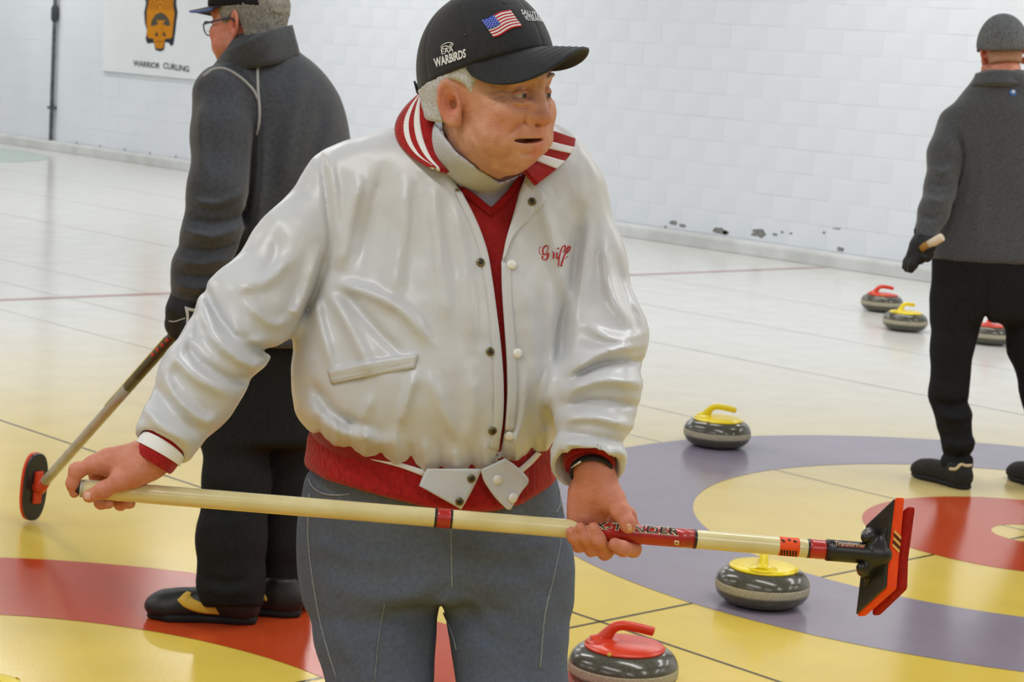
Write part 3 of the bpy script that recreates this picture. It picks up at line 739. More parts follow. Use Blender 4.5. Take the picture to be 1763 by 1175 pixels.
SW.patch('stripe', [(885, 812), (905, 795), (922, 778)], [(896, 816), (914, 800), (930, 782)], KNITW, jacket, .002, .002, 16, 3)
def sweater_f(P):
    d = loft(P, TOR)+.012
    V = [(600, 100), (770, 300), (845, 359), (893, 306), (960, 230), (1000, 100)]
    v = np.maximum(poly_px(P, V)*DB/FOC, P[:, 1]-DB); return smax(smax(d, -v, .003), (pxy(P)[1]-812)*DB/FOC, .01)
sdf_obj('sweater', sweater_f, (JLO[0]+.15, 2.95, JLO[2]+.02), (JHI[0]-.05, 3.38, JHI[2]), .004, SWEAT, man)
SWT = Surf(lambda P: loft(P, TOR)+.012, 2.6, 3.4)
RIB = mat('red_sweater_rib', (142, 20, 19), 0.9, 0.2, bump=0.001, bscale=420)
SWT.patch('neck_rib', [(797, 322), (818, 336), (845, 358)], [(794, 334), (818, 352), (845, 374)], RIB, man, .002, .003, 20, 4)
SWT.patch('neck_rib', [(845, 358), (870, 334), (893, 303)], [(845, 374), (876, 346), (900, 312)], RIB, man, .002, .003, 20, 4)
nk0, nk1 = HM.cam((0, .014, -.05)), C(838, 326, 3.235)
def turtle_f(P):
    d = smin(cap(P, nk0, nk1, .067, .064), loft(P, TOR)+.030, .02)
    V = [(660, 120), (735, 180), (757, 224), (786, 262), (824, 291), (862, 315), (905, 298), (960, 220), (960, 60)]
    v = np.maximum(poly_px(P, V)*3.1/FOC, P[:, 1]-3.16); d = smax(d, -v, .005)
    V2 = [(500, 0), (600, 110), (765, 306), (845, 368), (901, 308), (1000, 180), (1000, 0)]; d = np.maximum(d, np.where(P[:, 1] < DB, poly_px(P, V2)*3.1/FOC, -1))
    return np.maximum(d, np.maximum((pxy(P)[1]-430)*DB/FOC, -(pxy(P)[1]-150)*DB/FOC))
sdf_obj('turtleneck', turtle_f, (C(640, 0, 3.2)[0], 2.93, C(0, 440, 3.3)[2]), (C(1000, 0, 3.2)[0], 3.36, C(0, 150, 3.2)[2]), .0036, TURTLE, man)

# --- body: head, neck, trunk core, arms and hands in one mesh
DPL, DPR = 2.955, 3.03                                     # broom distance at its two ends
def pole(x): return C(x, 893+.0825*(x-763), DPL+(DPR-DPL)*(x-140)/1300)
def H_(l, s=1.0): return [(C(x, y, d), r*d/FOC*s) for x, y, d, r in l]
handL = dict(
    palm=H_([(300, 752, 2.975, 31), (262, 786, 2.962, 31), (228, 799, 2.955, 33), (196, 797, 2.958, 24), (178, 796, 2.962, 19)]),
    heel=H_([(255, 800, 2.958, 24), (228, 815, 2.942, 20)]),
    index=H_([(186, 795, 2.955, 19), (160, 801, 2.952, 14.5), (132, 811, 2.950, 12.5), (125, 833, 2.952, 10.5), (128, 849, 2.957, 9)]),
    thumb=H_([(232, 814, 2.938, 19), (205, 829, 2.928, 16), (178, 844, 2.922, 13.5), (154, 855, 2.926, 11.5)]),
    middle=H_([(186, 800, 2.972, 16), (166, 815, 2.986, 12), (163, 842, 2.994, 11), (174, 866, 2.976, 10), (187, 868, 2.958, 9)]),
    ring=H_([(196, 806, 2.986, 15), (186, 822, 3.000, 11), (190, 850, 3.004, 10.5), (207, 868, 2.982, 10), (224, 868, 2.964, 8.5)]),
    little=H_([(212, 812, 2.992, 13), (206, 832, 3.006, 9.5), (214, 852, 3.006, 9), (226, 864, 2.996, 8)]))
handR = dict(
    palm=H_([(1016, 760, 3.015, 32), (1018, 806, 3.005, 31), (1022, 850, 3.01, 33), (1018, 884, 3.022, 31), (1010, 898, 3.03, 26)]),
    heel=H_([(1000, 850, 3.01, 18), (1000, 885, 3.012, 22)]),
    thenar=H_([(1035, 826, 3.0, 25), (1054, 862, 2.99, 20)]),
    thumb=H_([(1054, 858, 2.988, 20), (1070, 882, 2.975, 15.5), (1080, 900, 2.968, 13), (1082, 908, 2.967, 11.5)]),
    index=H_([(1050, 880, 3.03, 20), (1080, 888, 3.045, 14), (1094, 920, 3.05, 13), (1090, 946, 3.018, 13), (1072, 945, 2.985, 12.5), (1058, 938, 2.978, 11)]),
    middle=H_([(1035, 892, 3.04, 18), (1052, 912, 3.058, 13), (1056, 940, 3.045, 13), (1042, 951, 3.005, 12.5), (1030, 930, 2.978, 12), (1022, 910, 2.974, 10.5)]),
    ring=H_([(1018, 895, 3.04, 17), (1028, 915, 3.056, 12.5), (1030, 940, 3.04, 12), (1019, 946, 3.0, 11.5), (1007, 925, 2.976, 11), (999, 910, 2.973, 10)]),
    little=H_([(1000, 898, 3.035, 15), (1004, 915, 3.05, 11), (1006, 935, 3.034, 10.5), (997, 940, 3.0, 10.5), (988, 926, 2.98, 10), (983, 916, 2.976, 9)]))
def hand_f(P, h):
    d = None; fg = None
    for k in ('palm', 'heel', 'thenar'):
        if k in h: e = chain(P, h[k], .012); d = e if d is None else smin(d, e, .02)
    for k in ('index', 'middle', 'ring', 'little', 'thumb'):
        c = h[k]; e = chain(P, c, .006)
        for (p, r) in c[1:-1]: e = smin(e, sph(P, p, r*1.04), .004)
        fg = e if fg is None else smin(fg, e, .0025)
    d = smin(d, fg, .010)
    return d-.0006*vnoise(P, .007, 2)
cl = C(228, 806, 2.96); cr = C(1030, 880, 3.02)
armL = [(SL_L[0][0], .05), (SL_L[2][0], .042), (C(300, 752, 2.975), .027)]; armR = [(SL_R[0][0], .05), (SL_R[2][0], .042), (C(1016, 760, 3.015), .027)]
def body_f(P):
    d = loft(P, TOR)+.045; d = smin(d, chain(P, armL, .02), .03); d = smin(d, chain(P, armR, .02), .03)
    return np.maximum(d, (pxy(P)[1]-900)*DB/FOC)
JAW = [(560, -120), (560, 130), (722, 190), (756, 226), (784, 263), (824, 293), (862, 314), (892, 304), (932, 272), (1100, 250), (1100, -120)]
WRK = [([(906, 208), (895, 215), (886, 223), (879, 232)], 4, -.0022), ([(878, 181), (895, 186), (914, 181)], 3, -.0012), ([(882, 173), (898, 178), (916, 173)], 4, .0014), ([(874, 164), (860, 166), (846, 172)], 2.2, -.0009), ([(874, 168), (862, 174), (850, 184)], 2.2, -.0009), ([(875, 158), (862, 156), (848, 158)], 2.2, -.0008),
       ([(892, 262), (910, 266), (922, 261)], 4, -.0018), ([(845, 262), (862, 284), (888, 292)], 6, -.0016), ([(925, 136), (927, 144), (926, 152)], 2, -.001), ([(878, 160), (894, 154), (914, 156)], 2.5, -.0012), ([(860, 205), (868, 225), (866, 250)], 7, -.0012), ([(806, 200), (812, 225), (826, 250)], 6, -.0012), ([(907, 198), (902, 206), (905, 214), (914, 217)], 2.4, -.0018)]
def head_f(P): return smin(smax(HM.skin(P)-1.7*folds(P, WRK), poly_px(P, JAW)*3.05/FOC, .016), cap(P, HM.cam((0, .022, -.03)), C(838, 345, 3.215), .044, .045), .004)-.0004*vnoise(P, .006, 2)
def hl_f(P): return hand_f(P, handL)
def hr_f(P): return hand_f(P, handR)
def hand_tint(V):
    t = HM.tint(V)
    for c in (cl, cr): t = np.maximum(t, .42*(np.linalg.norm(V-c, axis=1) < .16))
    return t
sdf_obj('body', body_f, (C(95, 0, 2.95)[0], 2.86, C(0, 985, 3.15)[2]), (C(1120, 0, 3.3)[0], 3.40, C(0, 100, 3.2)[2]), .008, SKIN, man, tintf=hand_tint, lip=1.5,
        extra=[(head_f, HM.o-np.array((.13, .13, .22)), HM.o+np.array((.14, .22, .16)), .0021), (hl_f, cl-np.array((.115, .075, .07)), cl+np.array((.075, .075, .07)), .002), (hr_f, cr-np.array((.06, .07, .075)), cr+np.array((.07, .07, .12)), .002)])

NAIL = mat('fingernail', (222, 170, 148), .35, .5)
Surf(hl_f, 2.6, 3.2).patch('fingernail', [(146, 850), (151, 848), (157, 849)], [(145, 860), (150, 862), (156, 861)], NAIL, man, .0004, .0008, 8, 6)
Surf(hr_f, 2.6, 3.2).patch('fingernail', [(1079, 903), (1083, 902), (1087, 904)], [(1080, 914), (1084, 915), (1088, 914)], NAIL, man, .0004, .0008, 8, 6)
# eyes
SCL = mat('eye_white', (182, 166, 156), 0.2, 0.5); IRIS = mat('eye_iris', (66, 70, 74), 0.2, 0.5); PUP = mat('eye_pupil', (14, 14, 16), 0.1)
def eyeball(head, sx, gaze, parent):
    P = head.cam((sx*.0315, -.0815, .0195)); g = head.H@np.array(gaze, float); r = .0128*head.k
    prof = [(r*math.sin(a), r*math.cos(a)) for a in np.linspace(0.02, math.pi-.02, 22)]
    o = obj('eyeball', *orient(lathe(prof, 20), P, g), SCL, parent)
    obj('iris', *orient(lathe([(r*math.sin(a), r*math.cos(a)+.0003) for a in np.linspace(0.54, .2, 5)], 18), P, g), IRIS, o)
    obj('pupil', *orient(lathe([(r*math.sin(a), r*math.cos(a)+.0005) for a in np.linspace(0.24, .02, 4)], 14), P, g), PUP, o)
for sx in (-1, 1): eyeball(HM, sx, (.20, -1, -.03), man)
MOUTH = mat('mouth_inside', (70, 34, 32), 0.6)
TILT = -21
# hair and brows
def hair_f(P):
    x = HM.loc(P); ax = np.abs(x[:, 0]); d = HM.scalp(P, .0045)-.0012*vnoise(x*np.array([2.2, 1.4, .5]), .005, 4)-.0012*vnoise(x, .014, 9)
    cut = np.maximum(x[:, 2]-.075, -.028-x[:, 2])      # between cap and nape
    front = -(x[:, 1]+.030)-.30*(x[:, 2]-.03)                                  # temple line
    tt = math.radians(TILT); d = smax(d, cut, .006); d = smax(d, front, .006); d = smax(d, -x[:, 1]*math.sin(tt)+(x[:, 2]-.05)*math.cos(tt)-.004, .003)
    ear = ell(np.stack([ax, x[:, 1], x[:, 2]], 1), (.085, .002, -.008), (.034, .034, .046)); d = smax(d, -ear, .006)
    low = smax(-(x[:, 1]-.018), -x[:, 2]+.004, .003)
    side = -x[:, 2]-.012-.8*(x[:, 1]-.02); return smax(d, np.where(x[:, 1] < .03, -x[:, 2]-.012, -1), .006)*1.0
sdf_obj('hair', hair_f, HM.o-.17, HM.o+.17, .0026, HAIR, man)
for sx in (-1, 1):
    pts = spline([(sx*.011, -.1065, .045), (sx*.024, -.1035, .050), (sx*.038, -.0955, .050), (sx*.048, -.086, .045)], 14)
    P = HM.cam(pts)+RNG.normal(0, .0006, (14, 3)); obj('eyebrow', *sweep(c2w(P), np.interp(np.linspace(0, 1, 14), [0, .3, .7, 1], [.001, .0026, .0022, .0008]), 7), mat('grey_brow', (150, 138, 124), .8, .2, (176, 166, 152), 300), man)

# cap
capo = sdf_obj('cap', lambda P: HM.crown(P, TILT), HM.o-.2, HM.o+.22, .0028, BLACKC, man)
br = HM.brim(TILT, .072, .045, -.38, 74, lean=.22); bo = obj('brim', c2w(br[0]), br[1], BLACKC, capo); solidify(bo, .0032)
for k in range(1, 6):                                        # rows of stitching on the brim
    q = br[0].reshape(41, 14, 3); j = 2+2*k
    if j < 14: obj('stitching', *sweep(c2w(q[3:38, j]+np.array((0, 0, .0019))), .0006, 5), mat('dark_thread', (52, 53, 58), 0.8), bo)
SC_ = Surf(lambda P: HM.crown(P, TILT), 2.6, 3.3)
def quad(*p): return p
SC_.text('lettering', 'WARBIRDS', quad((747, 101), (802, 84), (803, 99), (750, 117)), THREADW, capo, .0012, .03)
SC_.text('lettering', 'EAA', quad((760, 85), (781, 79), (781.5, 89), (761.5, 94)), THREADW, capo, .0012, .006)
SC_.text('lettering', 'SALUTE', quad((896, 17), (926, 22), (928, 30), (898, 25.5)), THREADW, capo, .0012, .012)
SC_.text('lettering', 'VETERANS', quad((901, 27), (931, 30), (933, 38), (904, 35.5)), THREADW, capo, .0012, .012)
a_ = np.linspace(0, 2*math.pi, 26)
SC_.tube('oval_badge', np.stack([770.5+10*np.cos(a_)+0*a_, 79-5*np.sin(a_)-2.4*np.cos(a_)], 1), .0006, THREADW, capo, .0008, n=40, seg=5)
SC_.tube('wing_badge', [(762, 82), (768, 79), (773, 81), (780, 74)], .0008, THREADW, capo, .0008, n=12, seg=5)
fl = obj('flag', *(lambda: (c2w(SC_.pts([(829, 35), (878, 17), (898, 45), (850, 64)], .0006)), [(0, 1, 2, 3)]))(), THREADW, capo)
def fpt(u, v):
    A, B, C_, D = [np.array(q, float) for q in ((829, 35), (878, 17), (898, 45), (850, 64))]
    p = (A*(1-u)+B*u)*(1-v)+(D*(1-u)+C_*u)*v; return p+np.array((0.6, 1.8))*math.sin(u*6.3+.6)
for k in range(13):
    SC_.patch('flag_stripe', [fpt(u, k/13) for u in np.linspace(0, 1, 9)], [fpt(u, (k+1)/13) for u in np.linspace(0, 1, 9)], THREADR if k % 2 == 0 else THREADW, fl, .0012, .0006, 18, 2)
SC_.patch('flag_canton', [fpt(u, 0) for u in np.linspace(0, .43, 5)], [fpt(u, .54) for u in np.linspace(0, .43, 5)], THREADB, fl, .0020, .0006, 12, 5)
for i in range(7):
    for j in range(4):
        p = fpt(.035+i*.06, .07+j*.125+(.06 if i % 2 else 0)); SC_.disc('flag_star', p[0], p[1], [(.0008, 0), (.0006, .0005)], THREADW, fl, .0026, 6)
st = HM.crown_pt(np.array([(math.sin(a)*.088, .008+math.cos(a)*.113, z) for z in (.001, .018) for a in np.linspace(-.62, .62, 16)]), TILT)
so = obj('strap', c2w(st), [(i, i+1, i+17, i+16) for i in range(15)], BLACKC, capo); solidify(so, .003)
for px, py in ((801, 60), (868, 4)): SC_.disc('eyelet', px, py, [(.003, 0), (.0024, .0008)], mat('dark_thread', (52, 53, 58), .8), capo)

# --- collar
def neck_union(P): return smin(jacket_core(P), cap(P, nk0, nk1, .068, .068), .02)
SK = Surf(neck_union, 2.6, 3.4)
ra = [(724, 163, 3.15), (700, 186, 3.145), (684, 212, 3.135), (684, 238, 3.115), (702, 263, 3.095), (736, 285, 3.068)]; rb = [(728, 168, 3.12), (740, 190, 3.10), (751, 216, 3.09), (760, 246, 3.08), (767, 275, 3.068), (771, 298, 3.062)]
cL = SK.patch3('collar', ra, rb, KNIT, jacket, .007, bulge=.012); cL['label'] = 'red ribbed collar wing with two white stripes'
for a_0, a_1 in ((.20, .34), (.46, .61)): SK.patch3('collar_stripe', ra, rb, KNITW, cL, .007, 30, 5, a_0, a_1, off=.0012+.012*math.sin(math.pi*(a_0+a_1)/2))
rc2 = [(936, 222, 3.135), (928, 250, 3.115), (912, 272, 3.10), (899, 292, 3.08)]; rd2 = [(989, 241, 3.145), (984, 262, 3.125), (962, 288, 3.10), (922, 319, 3.07)]
cR = SK.patch3('collar', rc2, rd2, KNIT, jacket, .007, bulge=.006)
def cr_pt(u, v): A = spline(rc2, 60); B = spline(rd2, 60); i = int(u*59); q = A[i]*(1-v)+B[i]*v; q[2] -= .006*math.sin(math.pi*v); return q
for u0, u1 in ((.24, .40), (.56, .72)):
    SK.patch3('collar_stripe', [cr_pt(u0, v) for v in np.linspace(0, 1, 8)], [cr_pt(u1, v) for v in np.linspace(0, 1, 8)], KNITW, cR, .007, 20, 6, off=.0014)

# --- fronts, flaps, snaps, pocket, name
SJ.patch('lapel', [(906, 301), (895, 333), (884, 368), (871, 412), (864, 450)], [(925, 322), (938, 348), (916, 374), (884, 406), (868, 446)], SATIN, jacket, .003, .004, 24, 7)
SF = Surf(lambda P: smin(loft(P, TOR), loft(P, WB), .02), 2.6, 3.4)
fla = SF.patch('hem_flap', [(735, 806), (728, 820), (722, 836)], [(828, 806), (812, 842), (793, 876)], SATIN, jacket, .004, .004, 14, 14, lift=lambda u, v: .006+.006*u)
flb = SF.patch('hem_flap', [(868, 788), (884, 800), (906, 826), (893, 848), (876, 876)], [(826, 808), (832, 828), (846, 850), (858, 864), (871, 876)], SATIN, jacket, .004, .004, 22, 12, lift=lambda u, v: .006+.008*u)
SJ.patch('placket', [(795, 331), (820, 380), (838, 430), (847, 480), (855, 540), (862, 600), (866, 660), (865, 720), (857, 775)], [(783, 331), (806, 382), (824, 432), (833, 482), (840, 540), (846, 600), (850, 660), (849, 720), (842, 772)], SATIN, jacket, .0012, .003, 50, 4)
SJ.patch('placket', [(869, 740), (873, 680), (872, 620), (868, 560), (864, 500), (863, 452)], [(886, 742), (890, 680), (889, 620), (885, 560), (881, 500), (880, 458)], SATIN, jacket, .0012, .003, 40, 4)
SJ.patch('pocket_welt', [(565, 638), (640, 621), (719, 610)], [(572, 662), (650, 646), (714, 634)], SATIN, jacket, .0014, .0026, 24, 5)
SJ.tube('pocket_opening', [(568, 655), (600, 650), (650, 637), (690, 627)], .0006, mat('seam_thread', (182, 180, 174), .8), jacket, .0026)
sock = [(.0062, 0), (.0062, .0022), (.0045, .003)]; dom = [(.0075, 0), (.0072, .0016), (.005, .003), (.002, .0036)]
for (px, py, s_, o_) in [(827, 453, SJ, .0025), (843, 606, SJ, .0025), (847, 741, SJ, .0025), (808, 820, SF, .014), (788, 858, SF, .018), (915, 349, SJ, .005)]:
    q = s_.disc('snap', px, py, sock, SNAPM, jacket, o_); s_.disc('snap_socket', px, py, [(.0036, 0), (.0030, .0005)], SNAPD, q, o_+.0031)
SJ.disc('snap_post', 787, 328, [(.0032, 0), (.0022, .0012), (.001, .0016)], SNAPM, jacket, .002, 5)
for (px, py, o_, s_) in [(880, 457, .0025, SJ), (890, 609, .0025, SJ), (877, 750, .0025, SJ), (850, 823, .014, SF), (873, 853, .018, SF)]: s_.disc('snap', px, py, dom, SNAPW, jacket, o_)
def gz(l): return [(910+x/16.79, 400+y/16.79) for x, y in l]
nm = empty('name_embroidery', (0, 0, 0)); nm.parent = jacket
for pts, r in [([(350, 415), (308, 480), (305, 560), (340, 640), (420, 655), (500, 620), (560, 500), (575, 430), (535, 385), (480, 395), (415, 470), (400, 570), (430, 635), (500, 665), (560, 625), (580, 585)], .0007), ([(520, 390), (450, 430), (408, 520), (410, 590), (440, 640)], .0014), ([(580, 590), (572, 680), (545, 750), (490, 800), (420, 795), (380, 760), (385, 710), (420, 700)], .0010), ([(565, 650), (545, 740), (500, 795)], .0015),
               ([(385, 725), (420, 715)], .0016), ([(680, 545), (705, 580), (735, 600)], .0007), ([(735, 595), (722, 680), (718, 765)], .0015), ([(820, 585), (812, 680), (822, 750), (860, 740)], .0014), ([(848, 450), (852, 495)], .0014),
               ([(1000, 570), (1050, 480), (1050, 400), (1015, 395), (960, 450), (915, 580), (880, 740), (855, 985)], .0012), ([(1100, 590), (1180, 500), (1190, 430), (1155, 415), (1110, 470), (1050, 610), (990, 780), (935, 985)], .0015), ([(1060, 760), (1130, 690)], .0006)]:
    SJ.tube('thread_stroke', gz(pts), r*.8, THREADR, nm, .0008, seg=6)

# --- cuffs and wristband
def ring_tube(name, pts, m, parent, n=10, seg=24):
    q = spline([list(C(x, y, d))+[r*d/FOC] for x, y, d, r in pts], n); return obj(name, *sweep(c2w(q[:, :3]), q[:, 3], seg), m, parent)
ring_tube('cuff', [(292, 748, 2.965, 40), (278, 772, 2.96, 40), (266, 791, 2.955, 39), (262, 797, 2.954, 36)], KNIT, jacket)
ring_tube('cuff_stripe', [(281, 768, 2.962, 43), (275, 777, 2.959, 43), (272, 782, 2.958, 43)], KNITW, jacket)
ring_tube('cuff', [(1012, 760, 3.02, 46), (1014, 785, 3.008, 46), (1016, 800, 3.0, 45), (1016, 803, 2.998, 41)], KNIT, jacket)
def torus(P, n, R, ra, rb, seg=36, k=10):
    n = np.asarray(n, float)/np.linalg.norm(n); u = np.cross(n, (1, 0, 0)); u /= np.linalg.norm(u); w = np.cross(n, u); V = []
    for i in range(seg):
        a = 2*math.pi*i/seg; r = u*math.cos(a)+w*math.sin(a)
        for j in range(k): b = 2*math.pi*j/k; V.append(P+r*(R+ra*math.cos(b))+n*rb*math.sin(b))
    return c2w(V), [(i*k+j, ((i+1) % seg)*k+j, ((i+1) % seg)*k+(j+1) % k, i*k+(j+1) % k) for i in range(seg) for j in range(k)]
wb_ = obj('wristband', *torus(C(1018, 812, 2.995), nR, 35*3.0/FOC, .0025, .0055), mat('black_rubber', (24, 24, 26), .5), man)
obj('buckle', *sweep(c2w([C(984, 806, 2.972), C(992, 800, 2.966), C(1000, 795, 2.962)]), .0014, 8), mat('steel', (210, 210, 210), .3, metal=.8), wb_)

# --- trousers
HIP = rows_px(T([(800, 530, 955, .01), (850, 520, 964, .02), (900, 512, 973, .03), (950, 513, 978, .035), (1010, 522, 981, .04), (1080, 540, 981, .045)], DB, [.125, .125, .124, .122, .118, .11]), DB)
def leg(fx, fy, cols):
    w = base.copy(); return cols
def floor_pt(px, d, z=0.09):
    w = W(px, 1200, d); w[2] = z; return w2c(w)[0]
aL, aR = floor_pt(676, 3.30), floor_pt(884, 3.22)
kL, kR = C(668, 1400, 3.2), C(884, 1400, 3.16)
LEGL = [(C(642, 985, 3.25), .107), (C(648, 1090, 3.24), .092), (C(658, 1175, 3.23), .080), (kL, .068), (aL, .055)]
LEGR = [(C(868, 985, 3.25), .104), (C(871, 1090, 3.24), .093), (C(880, 1175, 3.23), .084), (kR, .070), (aR, .055)]
JF = [([(777, 1010), (730, 1040), (660, 1060)], 12, -.004), ([(777, 1012), (830, 1030), (870, 1070)], 16, -.006), ([(790, 1030), (830, 1075), (850, 1110)], 14, -.006), ([(560, 1000), (640, 1030), (750, 1020)], 18, .004), ([(960, 985), (900, 1010), (820, 1000)], 16, .003), ([(555, 900), (560, 1020), (590, 1120)], 10, .004), ([(945, 1010), (930, 1080), (925, 1160)], 14, .004), ([(776, 880), (778, 950), (778, 1012)], 3, -.0025), ([(530, 930), (600, 960), (700, 968)], 14, .003), ([(800, 940), (880, 950), (960, 930)], 14, .003), ([(790, 1060), (840, 1100), (900, 1120)], 14, -.003), ([(560, 1060), (620, 1080), (720, 1070)], 14, -.003), ([(590, 1110), (620, 1150), (640, 1175)], 12, .003), ([(660, 1050), (650, 1110), (645, 1170)], 4, .002)]
def jeans_f(P):
    a = loft(P, HIP); a = smax(a, (pxy(P)[1]-1046)*DB/FOC, .02)
    l = chain(P, LEGL, .02); r = chain(P, LEGR, .02)
    # keep the legs apart below the crotch
    x, y = pxy(P); g = np.interp(y, [900, 1046, 1100, 1175, 1400], [760, 760, 764, 766, 775])
    w = np.interp(y, [1040, 1050, 1100, 1175, 1400], [0, 2, 10, 17, 34]); gap = np.where(y > 1040, w-np.abs(x-g), -99)*DB/FOC
    d = smin(a, smin(l, r, .006), .03); d = smax(d, gap, .012)
    return d-folds(P, JF)-.0012*vnoise(P, .05, 8)
zf = min(aL[2], aR[2])
jeans = sdf_obj('jeans', jeans_f, (C(490, 0, 3.4)[0], 3.02, zf-.04), (C(1000, 0, 3.35)[0], 3.45, C(0, 790, 3.2)[2]), .0046, DENIM, man, relax=1)
SJN = Surf(jeans_f, 2.6, 3.5)
SJN.tube('fly_seam', [(776, 905), (777, 950), (778, 1012)], .0011, DENIM_L, jeans, .0006)
SJN.tube('side_seam', [(533, 850), (531, 930), (542, 1020), (556, 1090), (580, 1170)], .0014, DENIM_L, jeans, .0004)
SJN.tube('crease_seam', [(662, 1040), (652, 1100), (645, 1174)], .0007, DENIM_L, jeans, .0004)
SJN.tube('inner_seam', [(764, 1056), (778, 1090), (786, 1120)], .0012, DENIM_L, jeans, .0004)
SJN.tube('side_seam', [(963, 860), (970, 900), (955, 985), (938, 1060), (930, 1150)], .0012, DENIM_L, jeans, .0002)
SJN.tube('pocket_edge', [(532, 826), (540, 840), (556, 850), (580, 853), (604, 850)], .0014, DENIM_L, jeans, .0006)
SJN.tube('pocket_edge', [(962, 842), (964, 868), (956, 884)], .0012, DENIM_L, jeans, .0004)
SHOE = mat('black_shoe', (30, 30, 30), .5, .4, (40, 40, 38), 40); SOLE = mat('black_sole', (20, 20, 20), .7)
def shoe(parent, heel, toe, w=.05, h=.10, m=SHOE, res=.006):
    """shoe on the ice from heel to toe (world points on the floor)"""
    heel = np.asarray(heel, float); toe = np.asarray(toe, float); ax = toe-heel; L = np.linalg.norm(ax); ax = ax/L; sd = np.array((-ax[1], ax[0], 0)); zz = np.array((0, 0, 1.0))
    Hh = np.stack([sd, -ax, zz], 1); o = heel
    def lp(P): return (c2w(P)-o)@Hh
    def up(P):
        q = lp(P); y = -q[:, 1]; q = np.stack([q[:, 0], y, q[:, 2]], 1)
        d = cap(q, (0, .045, .045), (0, L-.06, .036), .040, .040); d = smin(d, ell(q, (0, L-.055, .032), (w, .06, .036)), .03); d = smin(d, ell(q, (0, .05, .05), (.036, .05, .05)), .02)
        d = smin(d, cap(q, (0, .055, .05), (0, .065, h+.01), .036, .040), .03); d = smin(d, cap(q, (0, .09, .07), (0, L-.10, .05), .026, .03), .03)
        return smax(smax(d, .016-q[:, 2], .004), q[:, 2]-h, .006)
    def so(P):
        q = lp(P); y = -q[:, 1]; q2 = np.stack([q[:, 0], y], 1); wd = np.interp(y, [0, .05, L*.45, L-.07, L], [.026, .040, .038, w+.004, .028])
        d = np.maximum(np.abs(q[:, 0])-wd, np.maximum(-y-.004, y-L-.004)); d = smax(d, np.abs(y-L/2)-L/2, .03); return smax(d, np.maximum(q[:, 2]-.022, .0015-q[:, 2]), .005)
    ctr = w2c(heel+ax*L/2+zz*.06)[0]; e = np.array((L*.75+.04,)*3)
    s = sdf_obj('shoe', up, ctr-e, ctr+e, res, m, parent); sdf_obj('sole', so, ctr-e, ctr+e, res, SOLE, s); return s, up
for a in (aL, aR):
    wa = c2w(a)[0]; fw = -VF*np.array((1, 1, 0))+VR*.15; fw /= np.linalg.norm(fw); hl = wa-fw*.06; hl[2] = .001; shoe(man, hl, hl+fw*.28)

# ------------------------------------------------------------------ his broom
HANDLE = mat('cream_fibreglass', (226, 214, 164), .25, .5, (214, 200, 146), 18, coat=.3); BRED = mat('red_band', (186, 36, 26), .3, .5, (164, 28, 22), 30, coat=.3); BBLK = mat('black_band', (28, 26, 26), .35, .5)
brm = empty('curling_broom', c2w(pole(800))[0], 'cream curling broom with red bands and orange brush head, held in both hands', 'broom')
PR = 16.3*3.0/FOC
def seg_(name, x0, x1, m, r=1.0, parent=brm, n=6): return obj(name, *sweep(c2w([pole(x) for x in np.linspace(x0, x1, n)]), PR*r, 28), m, parent)
hd = seg_('handle', 146, 1422, HANDLE, 1.0, n=30)
seg_('end_plug', 139, 150, mat('grey_plastic', (176, 172, 150), .5), .93); seg_('end_knob', 129, 141, mat('dark_rubber', (26, 30, 44), .6), .55)
b1 = seg_('grip_band', 1016, 1196, BRED, 1.02)
for x0, x1, m in ((752, 776, BRED), (748, 752.5, BBLK), (775.5, 779, BBLK), (1194, 1198.5, BBLK), (1392, 1422, BRED), (1389, 1393, BBLK), (1419, 1424, BBLK)): seg_('band', x0, x1, m, 1.03)
lab = seg_('price_sticker', 1340, 1374, mat('orange_sticker', (240, 84, 30), .5, .3), 1.015)
def pole_f(P): return cap(P, pole(100), pole(1500), PR*1.03, PR*1.03)
SP_ = Surf(pole_f, 2.6, 3.2)
SP_.text('lettering', 'X-TENDER', ((1022, 898), (1171, 910), (1169, 923), (1018, 911)), mat('cream_ink', (236, 226, 190), .4), b1, .0004, .05)
SP_.text('lettering', 'X-TENDER', ((1024, 899.5), (1169, 911), (1168, 922), (1021, 910)), BBLK, b1, .0012, .004)
SP_.patch('small_mark', [(1161, 931), (1169, 932)], [(1161, 938), (1169, 939)], mat('cream_ink', (236, 226, 190), .4), b1, .0003, .0004, 4, 3)
SP_.patch('small_mark', [(1163, 933), (1167, 933.5)], [(1163, 936), (1167, 936.5)], BRED, b1, .0009, .0004, 4, 3)
INK = mat('black_ink', (40, 20, 14), .5)
for k in range(6): SP_.patch('barcode_bar', [(1344+k*5, 947+.4*k), (1347+k*5, 947.2+.4*k)], [(1344+k*5, 957+.4*k), (1347+k*5, 957.2+.4*k)], INK, lab, .0002, .0002, 3, 4)
SP_.disc('barcode_dot', 1359, 929.5, [(.0026, 0), (.0022, .0003)], INK, lab, -.0004); SP_.patch('barcode_bar', [(1346, 928), (1352, 932)], [(1345, 931), (1350, 935)], INK, lab, .0002, .0002, 4, 3); SP_.patch('barcode_bar', [(1366, 930), (1372, 932)], [(1366, 933), (1372, 935)], INK, lab, .0002, .0002, 4, 3)
fer = seg_('ferrule', 1423, 1514, mat('black_plastic', (30, 29, 28), .35, .5, (38, 36, 34), 20), 1.16)
def fer_f(P): return cap(P, pole(100), pole(1520), PR*1.16, PR*1.16)
Surf(fer_f, 2.6, 3.2).text('lettering', 'Transformer', ((1437, 932), (1490, 936), (1490, 945), (1437, 941)), mat('red_ink', (196, 50, 50), .5), fer, .0004, .02)
